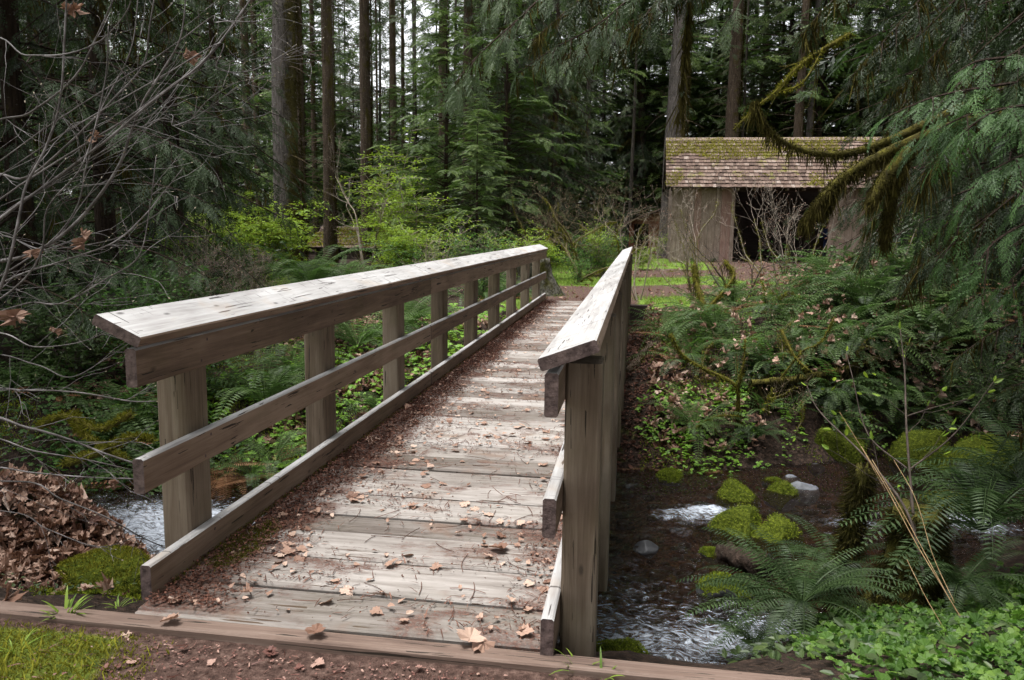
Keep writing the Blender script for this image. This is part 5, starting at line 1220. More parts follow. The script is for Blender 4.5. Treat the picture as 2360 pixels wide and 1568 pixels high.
# ------------------------------------------------------------------ boulders and stones
def ico(sub):
    bm_ = bpy.data.meshes.new('t'); import bmesh
    b = bmesh.new(); bmesh.ops.create_icosphere(b, subdivisions=sub, radius=1); V = np.array([v.co[:] for v in b.verts]); Fc = np.array([[v.index for v in f.verts] for f in b.faces]); b.free(); bpy.data.meshes.remove(bm_); return V, Fc
IV, IF = ico(4)
def rock(name, pos, size, label, seed, moss=.0, mat='rock', mm='moss_green', group=None, rz=0., fuzzn=1800, low=-.1, cat='rock', ang=.3, fl=.022):
    r = np.random.default_rng(seed); V = IV.copy()
    for k in range(9):
        n = nrm(r.normal(0, 1, 3)); d = r.uniform(.55, .9); s = V@n; V = V-np.outer(np.maximum(s-d, 0), n)*.92
    f = sum(np.sin(V@r.normal(0, 3.+3*k, 3)+r.random()*6)/(k+1) for k in range(4)); V = V*(1+.05*f)[:, None]
    V = V*np.array(size)*(1.2 if moss and size[0] < .3 else 1.12); ca, sa = cos(rz), sin(rz); V = V@np.array([[ca, sa, 0], [-sa, ca, 0], [0, 0, 1]])
    t = np.cross(V[IF[:, 1]]-V[IF[:, 0]], V[IF[:, 2]]-V[IF[:, 0]]); ar = np.linalg.norm(t, axis=1); t = nrm(t); cen = V[IF].mean(1)
    mf = fbm(cen[:, 0]*4+cen[:, 2]*3, cen[:, 1]*4, 1.2/max(size)*.5, seed)*.8+t[:, 2]*.55+cen[:, 2]/size[2]*.5
    ism = mf > (1.2-moss) if moss else np.zeros(len(IF), bool)
    mb = MB(); mb.add(V, [IF[~ism]] if (~ism).any() else [], 0)
    if ism.any(): mb.f.append((IF[ism], 1))
    o = mb.obj(name, [M[mat], M['rock_moss']], None, True, label=label, cat=cat, group=group); o.location = pos
    if ism.any():
        idx = np.where(ism)[0]; pk = r.choice(idx, fuzzn, p=ar[idx]/ar[idx].sum()); w_ = r.dirichlet((1, 1, 1), fuzzn); P = (V[IF[pk]]*w_[..., None]).sum(1)
        hb = fbm(P[:, 0], P[:, 1]+P[:, 2], 9, 3)*.03; fb = MB(); fuzz(fb, P+t[pk]*hb[:, None]*.6, t[pk], r, fl, .007, 0, .5, .25)
        fb.obj('moss', M[mm], o)
    return o
def ph(px, py, z=WZ): d = ray(px, py); return np.array([0, 0, EYE])+d*((z-EYE)/d[2])
for i_, (px, py, s, mo, mt, lb, rz) in enumerate([
 (1708, 1222, (.26, .19, .23), .95, 'rock', 'bright mossy boulder left of centre in the stream, beside the white cascade', .5),
 (1790, 1245, (.24, .2, .21), .95, 'rock', 'mossy boulder touching the fern fronds, right of the cascade boulder', .1),
 (1700, 1150, (.2, .17, .19), .8, 'rock', 'mossy rock behind the white cascade', .3),
 (1806, 1145, (.17, .14, .14), .85, 'rock', 'small mossy rock left of the smooth flat grey stone', .2),
 (1850, 1133, (.17, .12, .13), 0, 'rock_grey', 'smooth flat topped grey stone on the far edge of the stream', .1),
 (1820, 1108, (.13, .1, .08), 0, 'rock_grey', 'dull grey stone behind the smooth flat one', .6),
 (1882, 1080, (.11, .09, .07), 0, 'rock', 'dark stone at the foot of the clover bank', .2),
 (1935, 1058, (.46, .34, .5), .9, 'rock', 'big mossy boulder under the fern lip of the far bank', .4),
 (2125, 1070, (.38, .32, .44), .95, 'rock', 'tall mossy boulder alone in the dark hollow at the right', .2),
 (2205, 1092, (.27, .25, .34), .95, 'rock', 'round mossy boulder left of the mossy log, at the right', .1),
 (1488, 1262, (.11, .08, .07), 0, 'rock', 'dark wet stone poking out of the stream beside the bridge', .4),
 (1672, 1362, (.19, .15, .15), .45, 'rock', 'dark half mossed rock in the near rapids', .3),
 (1545, 1100, (.13, .1, .09), .7, 'rock', 'small mossy stone at the left foot of the far bank', .3),
 (1640, 1275, (.1, .09, .05), .4, 'rock', 'low dark stone awash above the rapids', .3),
 (1775, 1115, (.1, .08, .07), .2, 'rock', 'brown stone left of the small mossy rock group', .1),
 (1420, 1525, (.18, .14, .13), .7, 'rock', 'mossy stone at the waterline beneath the near right post', .2)]):
    p = ph(px, py); rock('boulder' if s[0] > .15 else 'stone', p+[0, 0, -.02], s, lb, 70+i_, mo, mt, rz=rz, mm='moss_green')
rock('boulder', at(2290, 1065, 9.4), (.48, .26, .3), 'sprawling mossy mound with a bare rotten patch at the right', 91, .85, rz=.3)
rock('boulder', at(262, 1325, 4.1)-[0, 0, .02], (.33, .24, .12), 'bright mossy hump left of the near kerb board end', 92, 1.1, mm='moss_yellow', fuzzn=5200, fl=.02)
rock('boulder', at(2185, 1158, 7.6), (.2, .12, .07), 'vivid yellow green mossed stone by the right ferns', 95, 1.1, mm='moss_yellow')
pr = np.random.default_rng(8)
mb = MB(); n = 1500; x = pr.uniform(-6, 5, n); y = cline(x)+pr.uniform(-1, 1, n)*hwid(x); s = pr.uniform(.02, .075, n)
iv, if_ = ico(1); z = terr(x, y)
mb.inst((iv, [if_]), np.stack([x, y, z+s*.2], 1), np.stack([s*1.2, s*.4, s*0], 1), np.stack([-s*.3, s, s*0], 1), np.stack([s*0, s*0, s*.6], 1), 0, pr.random(n))
M['pebble'] = m_simple('pebble', [(.02, .013, .009), (.075, .045, .028), (.13, .10, .08)], use='attr', rough=.6, bump=0)
mb.obj('stream_pebbles', M['pebble'], kind='stuff', smooth=True, label='brown pebbles covering the stream bed', cat='gravel')

# rotten log by the stream, mossy stumps
def log(name, pts, r0, r1, label, mat='bark_mossy', cat='log', moss=0., mm='moss_dull', lump=.12):
    W = np.array(pts); c = curve(W, 5); mb = MB(); tube(mb, c, np.linspace(r0, r1, len(c)), 14, 0, .5, True, lump); o = mb.obj(name, M[mat], None, True, label=label, cat=cat)
    if moss:
        r = np.random.default_rng(5); n = int(moss*2500); u = r.random(n)*(len(c)-1.01); i_ = u.astype(int); f = (u-i_)[:, None]; N_ = rdir(r, n, .9); N_[:, 2] = np.abs(N_[:, 2])*1.2-.3; N_ = nrm(N_)
        fb = MB(); rr_ = np.linspace(r0, r1, len(c))[i_]; fuzz(fb, c[i_]*(1-f)+c[i_+1]*f+N_*rr_[:, None], N_, r, .05, .012, 0, .4); fb.obj('moss', M[mm], o)
    return o
log('rotten_log', [at(1665, 1275, 6.9), at(1700, 1285, 6.7), at(1760, 1310, 6.4)], .085, .11, 'broken rotten log end lying at the stream edge behind the large fern', 'bark_cedar', lump=.2)
# dark mossy stump on the near right bank
def stump(name, base, H, r0, label, mat, seed, lean=(0, 0), moss=None, fn=5000, flare=.6, cat='tree stump', split=0, fl=.06):
    r = np.random.default_rng(seed); base = np.asarray(base, float); n = 14; zz = np.linspace(-.35, H, n); ns = 26; th = np.arange(ns)*2*pi/ns
    but = 1+.16*np.sin(th*5+r.random()*6)+.10*np.sin(th*3+r.random()*6)
    R2 = r0*(1+flare*np.exp(-np.clip(zz, 0, 9)/(.35*H)))[:, None]*(1+(but-1)[None]*np.exp(-np.clip(zz, 0, 9)/(H*.8))[:, None])*(1+r.normal(0, .03, (n, ns)))
    V = np.stack([R2*np.cos(th)+lean[0]*zz[:, None], R2*np.sin(th)+lean[1]*zz[:, None], np.repeat(zz[:, None], ns, 1)], -1); V[-1, :, 2] += r.normal(0, .07*H, ns)*.6
    mb = MB(); i, k = np.meshgrid(np.arange(n-1), np.arange(ns), indexing='ij'); k2 = (k+1) % ns
    q = np.stack([i*ns+k, i*ns+k2, (i+1)*ns+k2, (i+1)*ns+k], -1).reshape(-1, 4); V = V.reshape(-1, 3)
    top = np.array([[lean[0]*H, lean[1]*H, H*.93]]); tri = np.stack([np.arange(ns)+(n-1)*ns, (np.arange(ns)+1) % ns+(n-1)*ns, np.full(ns, n*ns)], 1)
    mb.add(np.vstack([V, top]), [q, tri]); o = mb.obj(name, M[mat], None, True, label=label, cat=cat); o.location = base
    if moss:
        pk = r.integers(0, len(q), fn); w1, w2 = r.random(fn), r.random(fn); P = V[q[pk, 0]]*((1-w1)*(1-w2))[:, None]+V[q[pk, 1]]*(w1*(1-w2))[:, None]+V[q[pk, 2]]*(w1*w2)[:, None]+V[q[pk, 3]]*((1-w1)*w2)[:, None]
        ax = np.stack([lean[0]*P[:, 2], lean[1]*P[:, 2], P[:, 2]], 1); N_ = nrm(P-ax); kp = fbm(P[:, 0]*3+P[:, 1]*2, P[:, 2]*3, 1.5, seed) > moss[1]; kp |= P[:, 2] > H*moss[2]
        fb = MB(); fuzz(fb, P[kp], (N_-UP*.5)[kp], r, fl, .012, 0, .4); fb.obj('moss', M[moss[0]], o)
    return o
stump('mossy_stump', at(2110, 1400, 5.3), .66, .13, 'dark shaggy moss covered stump among the ferns on the near right bank', 'log_moss', 31, (-.06, 0), ('moss_dull', .25, .8), 7000, flare=1.3)
stump('hanging_snag', at(1950, 1290, 5.9), .7, .045, 'thin moss wrapped snag leaning beside the shaggy stump', 'log_moss', 32, (.1, 0), ('moss_dull', .1, .3), 2200, flare=.1, cat='dead stem', fl=.09)
M['lichen_bark'] = m_bark('lichen_bark', (.035, .03, .022), (.15, .145, .115), moss=(.11, .11, .02), mossamt=.38, dirx=.1, fleck=.0, zs=3, xs=6)
stump('tree_stump', TR(1248, 18.4), .86, .36, 'pale lichen covered leaning stump with a mossy top past the left railing end', 'lichen_bark', 33, (-.22, .0), ('moss_dull', .5, .8), 9000, flare=.55, fl=.03)
log('mossy_log', [TR(1560, 12.9)+[0, 0, .05], TR(1500, 12.2)+[0, 0, .0], TR(1455, 11.4)], .12, .09, 'mossy root arching down the bank right under the timber retaining wall', 'bark_mossy', moss=1.)
log('mossy_branch', [at(90, 985, 6.6), at(150, 960, 6.5), at(230, 990, 6.4), at(300, 955, 6.3)], .03, .02, 'upper yellow mossed branch lying behind the near left post', 'moss_limb', moss=.5, mm='moss_yellow')
log('mossy_branch', [at(150, 1070, 6.2), at(240, 1040, 6.1), at(300, 1010, 6.1), at(350, 1015, 6.1)], .035, .02, 'lower yellow mossed branch by the near left post, above the leaf heap', 'moss_limb', moss=.5, mm='moss_yellow')
log('mossy_branch', [at(170, 955, 6.9), at(190, 1000, 6.7), at(290, 1060, 6.5)], .03, .02, 'slanting yellow mossed branch crossing two others behind the near left post', 'moss_limb', moss=.5, mm='moss_yellow')
# dry canes leaning over the near right bank
canes = [([(1985, 1030, 5.4), (2040, 1120, 5.1), (2110, 1250, 4.7), (2170, 1350, 4.4), (2225, 1440, 4.15)], .003, .0022), ([(2010, 1060, 5.2), (2080, 1180, 4.9), (2150, 1310, 4.5), (2215, 1430, 4.2)], .0026, .002), ([(2060, 1060, 5.3), (2110, 1150, 5.), (2150, 1280, 4.7), (2200, 1390, 4.4)], .0022, .002), ([(1935, 950, 5.6), (1990, 1040, 5.4), (2040, 1130, 5.1)], .002, .002), ([(2090, 1290, 4.7), (2130, 1370, 4.5), (2170, 1440, 4.3)], .002, .002)]
traced('dry_canes', canes, 'bundle of straw coloured dead canes leaning over the near right bank', 'dead stems', 'straw', seed=4)

# ------------------------------------------------------------------ ground cover
r = np.random.default_rng(99)
def stuff(name, mb, mat, label, cat='ground cover'): 
    if mb.v: return mb.obj(name, mat, kind='stuff', label=label, cat=cat)
bankf = lambda x, y: (y > cline(x)+hwid(x)*.95)
bankn = lambda x, y: (y < cline(x)-hwid(x)*.95)
offb = lambda x, y: ~((x > -2.3) & (x < .0) & (y > 2.6) & (y < 17))
# clover beds
mb = MB()
def blob(cx, cy, rx, ry): return lambda x, y: np.clip(1.25-((x-cx)/rx)**2-((y-cy)/ry)**2, 0, 1)
def addc(cx, cy, rx, ry, n, s, T=CLOVER, lift=.06, mt=0, m2=None, tint=(.5, .22), dz=.06, nt=.35, mb_=None):
    f = blob(cx, cy, rx, ry); scatter(mb_ if mb_ is not None else mb, T, n, cx-rx*1.2, cx+rx*1.2, cy-ry*1.2, cy+ry*1.2, s, r, (lambda x, y: f(x, y)*(fbm(x, y, 3.5, 4) > .38)*(1 if m2 is None else m2(x, y))), lift, nt, mt, tint, dz=dz)
addc(1.0, 10.0, .95, .9, 2600, .036); addc(.55, 10.2, .5, .7, 900, .034); addc(1.9, 10.6, .9, .7, 1500, .036); addc(1.6, 12.1, 1.2, 1., 1500, .035); addc(2.6, 11.6, .9, .8, 1100, .035, OVAL)
addc(3.6, 12.3, 1., 1., 900, .045, LOBED); addc(2.6, 10.9, 1.2, .7, 1400, .036); addc(4.2, 11.6, 1.2, .8, 1200, .045, LOBED); addc(1.2, 12.6, 1.0, .9, 1000, .05, OVAL); addc(2.4, 13.4, 1.2, .8, 1200, .05, OVAL)
stuff('clover', mb, M['oxalis'], 'bright clover carpeting the far bank right of the bridge')
mb = MB()
for cx, cy, rx, ry, n in ((-3.6, 9.6, 1.6, 1.6, 4200), (-3.0, 11.6, 1.2, 1.8, 2600), (-5.2, 8.9, 1.2, 1.0, 2000), (-2.7, 13.8, .8, 1.6, 1200), (-3.2, 8.6, .9, .6, 1200)): addc(cx, cy, rx, ry, n, .05, CLOVER, .05, dz=.1)
stuff('clover', mb, M['oxalis'], 'yellow green clover on the slope seen between the left bridge posts')
# near right carpet of lobed leaves
mb = MB()
def nearr(x, y): return ((y < 6.6) & (terr(x, y) > -1.15) & (x > .72-.0*y+.12*(y-2.7)) & (fbm(x, y, 2.2, 6) > .33))*1.
for T_, n_, s_, t_ in ((LOBED, 8000, .046, .6), (LOBED, 8000, .03, .35), (CLOVER, 4500, .03, .75)):
    scatter(mb, T_, n_, .7, 5.5, 2.4, 6.6, s_, r, lambda x, y: nearr(x, y)*sstep(-1.15, -.85, terr(x, y))*(.25+.75*(fbm(x, y, 3, int(s_*900)) > .45)), .03, .45, 0, (t_, .28), dz=.08)
stuff('ground_ivy', mb, M['clover'], 'lush lobed green leaves carpeting the near right bank')
mb = MB(); scatter(mb, OVAL, 3500, .55, 5.5, 2.5, 6.6, .07, r, lambda x, y: ((y < 6.6) & (terr(x, y) > -1.28) & (x > .62))*.8, .03, .4, 0, (.4, .2), dz=.09)
addc(-2.9, 3.3, .6, .3, 300, .028, OVAL, .03); addc(-3.4, 3.1, .5, .25, 200, .03, LOBED, .03)
stuff('creeper', mb, M['leaf_mid'], 'dark oval creeper leaves at the fringe of the near right bank')
mb = MB(); addc(-6.6, 8.6, 2.2, 1.5, 4500, .05, CLOVER, .05, dz=.12); addc(-5.6, 7.9, 1.0, .6, 1500, .05, LOBED, .05)
stuff('clover', mb, M['leaf_green'], 'deep green clover on the slope left of the bridge beyond the stream')
# curtain of roots and moss added to shade the hollow below the far bank lip
for k_, (xa, xb, lb_) in enumerate(((1.5, 3.0, 'dark curtain of roots and moss added as shade above the big mossy boulder'), (3.0, 5.2, 'dark curtain of roots and moss added to shade the hollow behind the tall boulder'))):
    xs = np.linspace(xa, xb, 12); ys = cline(xs)+hwid(xs)+np.interp(xs, [1.5, 3, 5], [1.3, .95, .9]); c = np.stack([xs, ys, terr(xs, ys)+.3], 1); mb = MB(); hm = MB()
    tube(mb, c, .05, 7, 0, .5, True, .25); hang_moss(hm, c, .12, 1500, .55, r, 0, .012, .2)
    o = mb.obj('shade_curtain', M['moss_limb_dark'], None, True, label=lb_, cat='added roots'); hm.obj('hanging_moss', M['moss_dull'], o)
# grass
mb = MB()
def gdens(x, y): return grassm(x, y)*(fbm(x, y, 2.5, 2) > .4)
scatter(mb, BLADE, 60000, -4, 9, 15.4, 24, .085, r, gdens, 0, .9, 0, (.5, .22), upright=1.6)
scatter(mb, BLADE, 30000, -4, 12, 24, 34, .10, r, lambda x, y: gdens(x, y)*.9, 0, .9, 0, (.5, .22), upright=1.6)
for V_ in mb.v: pass
stuff('grass', mb, M['grass'], 'short bright grass edging the earth path beyond the bridge', 'grass')
def tuft(mb, c, n, L, w, spread):
    a = r.random(n)*2*pi; d = np.stack([np.cos(a)*spread, np.sin(a)*spread, np.ones(n)], 1)+r.normal(0, .25, (n, 3)); P = np.asarray(c)+np.stack([np.cos(a), np.sin(a), a*0], 1)*.03*r.random((n, 1))
    for k in range(n):
        dd = nrm(d[k]); l = L*r.uniform(.5, 1.2); c_ = np.stack([P[k]+dd*l*s-UP*(.55*l*s*s)*(1-dd[2]*.5) for s in np.linspace(0, 1, 5)]); lat = nrm(np.cross(dd, UP)+1e-3)
        wv = w*np.array([.6, 1, .9, .6, .05]); V = np.concatenate([c_+lat*wv[:, None], c_-lat*wv[:, None]]); q = np.array([[j, j+1, j+6, j+5] for j in range(4)]); mb.add(V, [q], 0, np.clip(.6+r.normal(0, .2), 0, 1))
for px, py, n, L, w, lb in [(150, 1425, 26, .15, .006, 'largest broad bladed grass tuft in front of the left end of the timber sill'), (40, 1500, 14, .12, .003, 'thin grass tuft at the bottom left edge'), (270, 1400, 12, .07, .003, 'short grass tuft beside the end of the kerb board'), (1335, 1545, 5, .17, .004, 'few tall grass blades against the near right post'), (1385, 1565, 4, .13, .005, 'small blades right of the near right post, on the sill')]:
    p = ph(px, py, -.03); mb = MB(); tuft(mb, p, n, L, w, .8); o = mb.obj('grass_tuft', M['grass'], label=lb, cat='grass tuft')
# near left moss mat with blades and leaves
mb = MB()
def mossl(x, y): return (sstep(-1.5, -1.85, x+.4*(y-2.3))*(y < 2.6))*(fbm(x, y, 5, 3) > .3)
n = 26000; x = r.uniform(-3.6, -1.4, n); y = r.uniform(1.6, 2.6, n); kp = r.random(n) < mossl(x, y); x, y = x[kp], y[kp]; P = np.stack([x, y, terr(x, y)+fbm(x, y, 14, 3)*.022-.004], 1)
fuzz(mb, P, np.tile(UP, (len(P), 1)), r, .014, .006, 0, .55)
scatter(mb, BLADE, 2500, -3.6, -1.6, 1.6, 2.55, .06, r, mossl, 0, .9, 0, (.8, .1), upright=1.2)
stuff('moss_mat', mb, M['moss_yellow'], 'yellow green moss mat in the bottom left corner', 'moss')
mb = MB(); x = r.uniform(-6, -2.1, 30000); y = r.uniform(2.9, 6.0, 30000); kp = (fbm(x, y, 1.6, 12) > .52) & (terr(x, y) > -1.3) & ((x+3.6)**2+(y-4.3)**2 > .5)
x, y = x[kp], y[kp]; P = np.stack([x, y, terr(x, y)+fbm(x, y, 9, 3)*.03], 1); fuzz(mb, P, np.tile(UP, (len(P), 1)), r, .022, .009, 0, .45)
for q_ in range(2):
    x = r.uniform(-9, -2.4, 34000); y = r.uniform(7.2, 12, 34000); kp = (fbm(x, y, 1.3, 15+q_) > .5) & bankf(x, y); x, y = x[kp], y[kp]; P = np.stack([x, y, terr(x, y)+fbm(x, y, 6, 3)*.05], 1); fuzz(mb, P, np.tile(UP, (len(P), 1)), r, .035, .014, 0, .5)
x = r.uniform(.1, 6, 40000); y = r.uniform(8.6, 14.5, 40000); kp = (fbm(x, y, 1.5, 19) > .5) & bankf(x, y); x, y = x[kp], y[kp]; P = np.stack([x, y, terr(x, y)+fbm(x, y, 6, 3)*.06], 1); fuzz(mb, P, np.tile(UP, (len(P), 1)), r, .035, .014, 0, .3)
stuff('moss_cushions', mb, M['moss_green'], 'moss cushions creeping over the stream banks', 'moss')

# ------------------------------------------------------------------ dead leaves
mb = MB()
for T, n in zip(MAPLES, (900, 900, 500, 300)):
    scatter(mb, T, n, -6.5, -2.2, 2.85, 5.6, .065, r, lambda x, y: bankn(x, y)*(.08+.7*(fbm(x, y, 2.2, 9) > .52)), .015, .4, 0, (.45, .22), dz=.03)
    scatter(mb, T, int(n*2.0), -5.2, -2.9, 3.9, 5.8, .07, r, lambda x, y: np.clip(1.3-((x+3.95)/.95)**2-((y-4.75)/.75)**2, 0, 1), .02, .5, 0, (.42, .3), dz=.1)
    scatter(mb, T, int(n*1.6), .2, 6.5, 9.6, 16, .085, r, lambda x, y: (fbm(x, y, 1.2, 31) > .53)*((terr(x, y) > -.5) | (x < 1.6))*1., .04, .7, 0, (.5, .22), dz=.12)
    scatter(mb, T, int(n*1.5), -7, -2.2, 8.5, 14, .08, r, lambda x, y: bankf(x, y)*(fbm(x, y, 1.2, 37) > .5), .02, .6, 0, (.45, .22), dz=.05)
    scatter(mb, T, int(n*1.1), -5, 12, 15.5, 33, .07, r, lambda x, y: .6*np.ones_like(x), .01, .3, 0, (.45, .22))
stuff('leaf_litter', mb, M['litter'], 'curled brown maple leaves lying over the banks', 'leaf litter')
mb = MB()
for T in MAPLES[:3]: scatter(mb, T, 420, .8, 5.6, 10.6, 14.4, .085, r, lambda x, y: (fbm(x, y, 1.4, 44) > .5)*1., .18, 1.2, 0, (.6, .25), dz=.35)
stuff('caught_leaves', mb, M['litter'], 'tan maple leaves caught in the ferns of the far bank', 'leaf litter')
mb = MB()
for T, n in ((FLAT[0], 260), (FLAT[1], 160), (MAPLES[0], 60), (BIT, 9000)):
    scatter(mb, T, n, -2.4, 1.2, 1.3, 2.6, .04 if T is not BIT else .013, r, lambda x, y: sstep(-2.2, -1.5, x)*(.4+.6*(fbm(x, y, 3, 41) > .45)), .004, .25, 0, (.45, .25), dz=.01)
scatter(mb, BLADE, 1400, -2.4, 1.2, 1.5, 2.6, .05, r, None, .006, 1., 0, (.3, .2))
mb.v = [v for v in mb.v]
stuff('leaf_litter', mb, M['litter_red'], 'reddish crumbled leaf litter on the ground before the bridge', 'leaf litter')
mb = MB()
for T, n in ((BIT, 4200), (MAPLES[0], 500)):
    scatter(mb, T, n, -.3, .9, 8.6, 14.5, .05, r, lambda x, y: bankf(x, y)*(x < .7), .01, .5, 0, (.4, .25), dz=.02)
stuff('leaf_litter', mb, M['litter_dark'], 'dark wet leaf litter on the steep earth beside the far bridge end', 'leaf litter')
# deck debris
zd = lambda x, y: np.full_like(x, .004)
edge = lambda x: np.clip(sstep(-1.35, -1.9, x)*1.1+.75*sstep(-.62, -.32, x), 0, 1)
def dd(x, y): return np.clip((fbm(x, y*2.2, 2.4, 51)-.47)*6, .05, 1)*.8*(.35+.65*(fbm(x, y, 9, 61) > .45))+edge(x)*.8
mb = MB()
NEED = (np.array([[0, -.5, 0], [0, .5, 0], [.5, .5, .06], [.5, -.5, .06], [1, 0, 0]])*[1, .07, 1], [np.array([[0, 1, 2, 3]]), np.array([[3, 2, 4]])])
scatter(mb, NEED, 9000, -1.93, -.3, 2.8, 8, .05, r, dd, .001, .06, 0, (.3, .25), zfun=zd, dz=.004)
scatter(mb, NEED, 11000, -1.93, -.3, 8, 16.7, .07, r, dd, .001, .06, 0, (.3, .25), zfun=zd, dz=.004)
scatter(mb, BIT, 11000, -1.93, -.3, 2.8, 8, .011, r, dd, .001, .3, 0, (.35, .25), zfun=zd, dz=.006)
scatter(mb, BIT, 9000, -1.93, -.3, 8, 16.7, .018, r, dd, .001, .3, 0, (.35, .25), zfun=zd, dz=.006)
for q_ in range(3): scatter(mb, BIT, 12000, -1.95, -1.5, 2.8, 16.7, .018, r, lambda x, y: sstep(-1.55, -1.84, x-.08*(fbm(x, y, 2, 5)-.5)*4), .001, .6, 0, (.25, .2), zfun=zd, dz=.02)
scatter(mb, BIT, 3000, -.6, -.3, 2.8, 16.7, .016, r, lambda x, y: sstep(-.55, -.34, x)*(fbm(x, y, 2.2, 8) > .45), .001, .6, 0, (.25, .2), zfun=zd, dz=.014)
stuff('needle_litter', mb, M['needle'], 'brown needles and crumbs strewn over the bridge deck', 'litter')
mb = MB()
scatter(mb, BIT, 2400, -1.9, -.33, 2.8, 16, .034, r, lambda x, y: dd(x, y)*.8+.15, .003, .2, 0, (.65, .2), zfun=zd, dz=.004)
for T, n in zip(FLAT, (220, 160)): scatter(mb, T, n*3, -1.9, -.33, 2.8, 16, .05, r, lambda x, y: dd(x, y)*.8+.06, .004, .15, 0, (.6, .2), zfun=zd)
stuff('leaf_fragments', mb, M['litter'], 'flattened tan leaf pieces pressed onto the deck planks', 'litter')
mb = MB()
for k in range(150):
    x0, y0 = r.uniform(-1.85, -.4), r.uniform(2.8, 9)*1.0; a = r.random()*6.28; L = r.uniform(.06, .2); s = np.linspace(0, 1, 5); b_ = r.normal(0, .3)
    P = np.stack([x0+np.cos(a+b_*s)*L*s, y0+np.sin(a+b_*s)*L*s, np.full(5, .006)], 1); tube(mb, P, .0018, 3, 0, .3, False)
stuff('twigs', mb, M['needle'], 'thin fallen twigs scattered over the bridge deck', 'twigs')
mb = MB(); n = 9000; y = r.uniform(2.8, 16.7, n); x = -1.945+r.normal(0, .012, n); kp = fbm(x*0, y, 2.2, 4) > .4; P = np.stack([x, y, .002+r.random(n)*.012], 1)[kp]; fuzz(mb, P, np.tile(UP, (len(P), 1)), r, .014, .005, 0, .4)
n = 7000; y = r.uniform(3.1, 3.9, n); x = r.uniform(-1.92, -1.66, n); kp = ((x+1.83)/.09)**2+((y-3.45)/.3)**2 < 1+r.normal(0, .2, n); P = np.stack([x, y, .004+r.random(n)*.01], 1)[kp]; fuzz(mb, P, np.tile(UP, (len(P), 1)), r, .013, .005, 0, .15)
stuff('moss_line', mb, M['moss_yellow'], 'thin line of moss along the left edge of the deck', 'moss')
rr = np.random.default_rng(12)
for k, (px, py, s, T, tn, n_, lb) in enumerate([
 (1080, 1490, .10, 0, .85, 1, 'large pale tan maple leaf on the sill edge at the near end of the deck'), (1125, 1480, .09, 3, .55, 1, 'curled pinkish brown maple leaf beside the large pale one'),
 (1165, 1270, .09, 0, .3, 1, 'rust brown maple leaf curled up on the deck by the right kerb'), (725, 1470, .07, 0, .3, 1, 'dark red maple leaf on the sill left of the pale leaf'),
 (410, 1430, .07, 0, .6, 1, 'flat orange leaf on the left end of the filler board'), (275, 1480, .075, 0, .85, 1, 'pale pink leaf on the dirt at the edge of the moss'),
 (1175, 1385, .04, 0, .85, 1, 'small ochre leaf pressed on the second plank'), (560, 1370, .05, 1, .5, 1, 'brown leaf near the left end of the deck beside the moss patch')]):
    zz = .006 if py < 1500 and px > 345 else -.05
    p = ph(px, py, zz); mb = MB(); X_, Y_, Z_ = frames(rr.normal(0, 1, (1, 3))*[1, 1, .1], UP+rr.normal(0, .2, (1, 3)), np.array([s])); mb.inst(MAPLES[T], np.array([p+[0, 0, .012]]), X_, Y_, Z_, 0, np.array([tn])); mb.obj('maple_leaf', M['litter'], label=lb, cat='leaf')

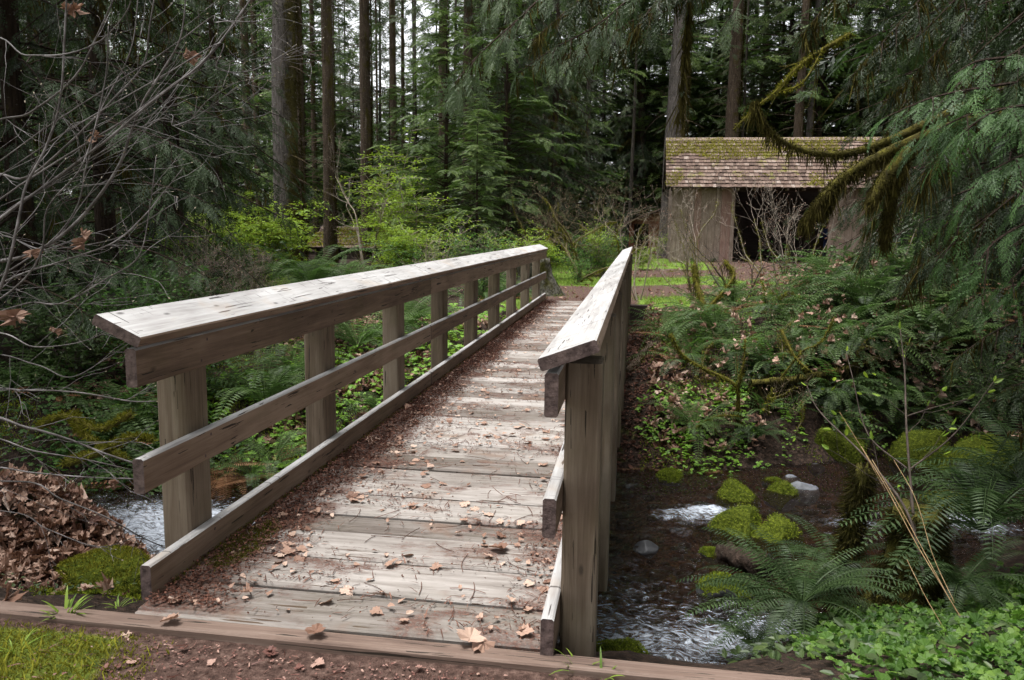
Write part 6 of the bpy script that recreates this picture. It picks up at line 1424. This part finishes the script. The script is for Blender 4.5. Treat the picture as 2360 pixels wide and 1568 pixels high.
# ------------------------------------------------------------------ big cedars added, mostly out of view, so their crowns shade stream and banks
ftc, wbc, tkc = conifer(88, 20, .4, 5.2, 110, 5.2, CED_LO, 1.1, 15, e0=.05, droop=.25, hang=.4, side=.9, tilt=.4, wsides=3, tsides=12, shape=.5)
canopy = tree_meshes('shade_cedar', ftc, wbc, tkc, M['cedar'], M['bark_cedar'], M['bark_cedar'])
for k, (x, y, s, lb) in enumerate([(5.2, 2.2, 1.0, 'tall cedar added for shade on the near right bank just outside the frame'), (8.2, 6., 1.1, 'tall cedar added for shade right of the old one, outside the frame'), (6.5, -2.5, 1.1, 'tall cedar added for shade behind and right of the viewpoint'), (9.5, 11.5, 1.05, 'tall cedar added for shade on the far right bank outside the frame'), (2.6, -7., 1.1, 'tall cedar added for shade directly behind the viewpoint'), (11.5, 1., 1.2, 'tall cedar added for shade farther out on the right'), (-8.5, 2.5, 1.0, 'tall cedar added for shade on the near left bank outside the frame'), (-7.5, -4, 1.1, 'tall cedar added for shade behind and left of the viewpoint'), (-11, 7., 1.1, 'tall cedar added for shade farther out on the left'), (12, 17., 1.1, 'tall cedar added for shade right of the barn yard outside the frame'), (5.3, 5.2, 1.0, 'tall cedar added for shade leaning over the stream on the right, outside the frame'), (6.6, 14.6, .95, 'dark cedar over the hummock, right of the barn, with high boughs'), (7.4, 10.4, 1.0, 'dark cedar added for shade above the far right boulders with high boughs')]):
    put_tree(canopy, 'red_cedar', gnd(x, y, -.1), k*1.3, s, lb, 'tree')

# ------------------------------------------------------------------ light
wd = bpy.data.worlds.new('World'); sc.world = wd; wd.use_nodes = True
nt = wd.node_tree; nt.nodes.clear(); t = NT(nt)
EL, AZ = radians(76), radians(240)   # sun compass direction: clockwise from +Y
sky = t.n('ShaderNodeTexSky', sky_type='NISHITA', sun_disc=False, sun_elevation=EL, sun_rotation=AZ, air_density=1.0, dust_density=2.5, ozone_density=1.0)
bw = t.n('ShaderNodeRGBToBW', {0: sky.outputs[0]}).outputs[0]
col = t.mix(.92, sky.outputs[0], bw)
bg = t.n('ShaderNodeBackground', {'Color': col, 'Strength': SKY}).outputs[0]
t.n('ShaderNodeOutputWorld', {'Surface': bg})
sl = bpy.data.lights.new('sun', 'SUN'); sl.energy = SUN; sl.angle = radians(24); sl.color = (1, .99, .97)
so = bpy.data.objects.new('sun', sl); C.objects.link(so)
d = Vector((sin(AZ)*cos(EL), cos(AZ)*cos(EL), sin(EL)))
so.rotation_euler = d.to_track_quat('Z', 'Y').to_euler()
sc.view_settings.view_transform = 'Standard'; sc.view_settings.look = 'None'; sc.view_settings.gamma = 1
sc.view_settings.exposure = EXPO
cy_ = sc.cycles
cy_.use_denoising = True; cy_.denoiser = 'OPENIMAGEDENOISE'
try: cy_.denoising_input_passes = 'RGB_ALBEDO_NORMAL'; cy_.denoising_prefilter = 'ACCURATE'
except Exception: pass
cy_.max_bounces = 4; cy_.diffuse_bounces = 1; cy_.glossy_bounces = 2; cy_.transmission_bounces = 3; cy_.transparent_max_bounces = 6
cy_.caustics_reflective = False; cy_.caustics_refractive = False; cy_.sample_clamp_indirect = 4
cy_.use_adaptive_sampling = True; cy_.adaptive_threshold = .02
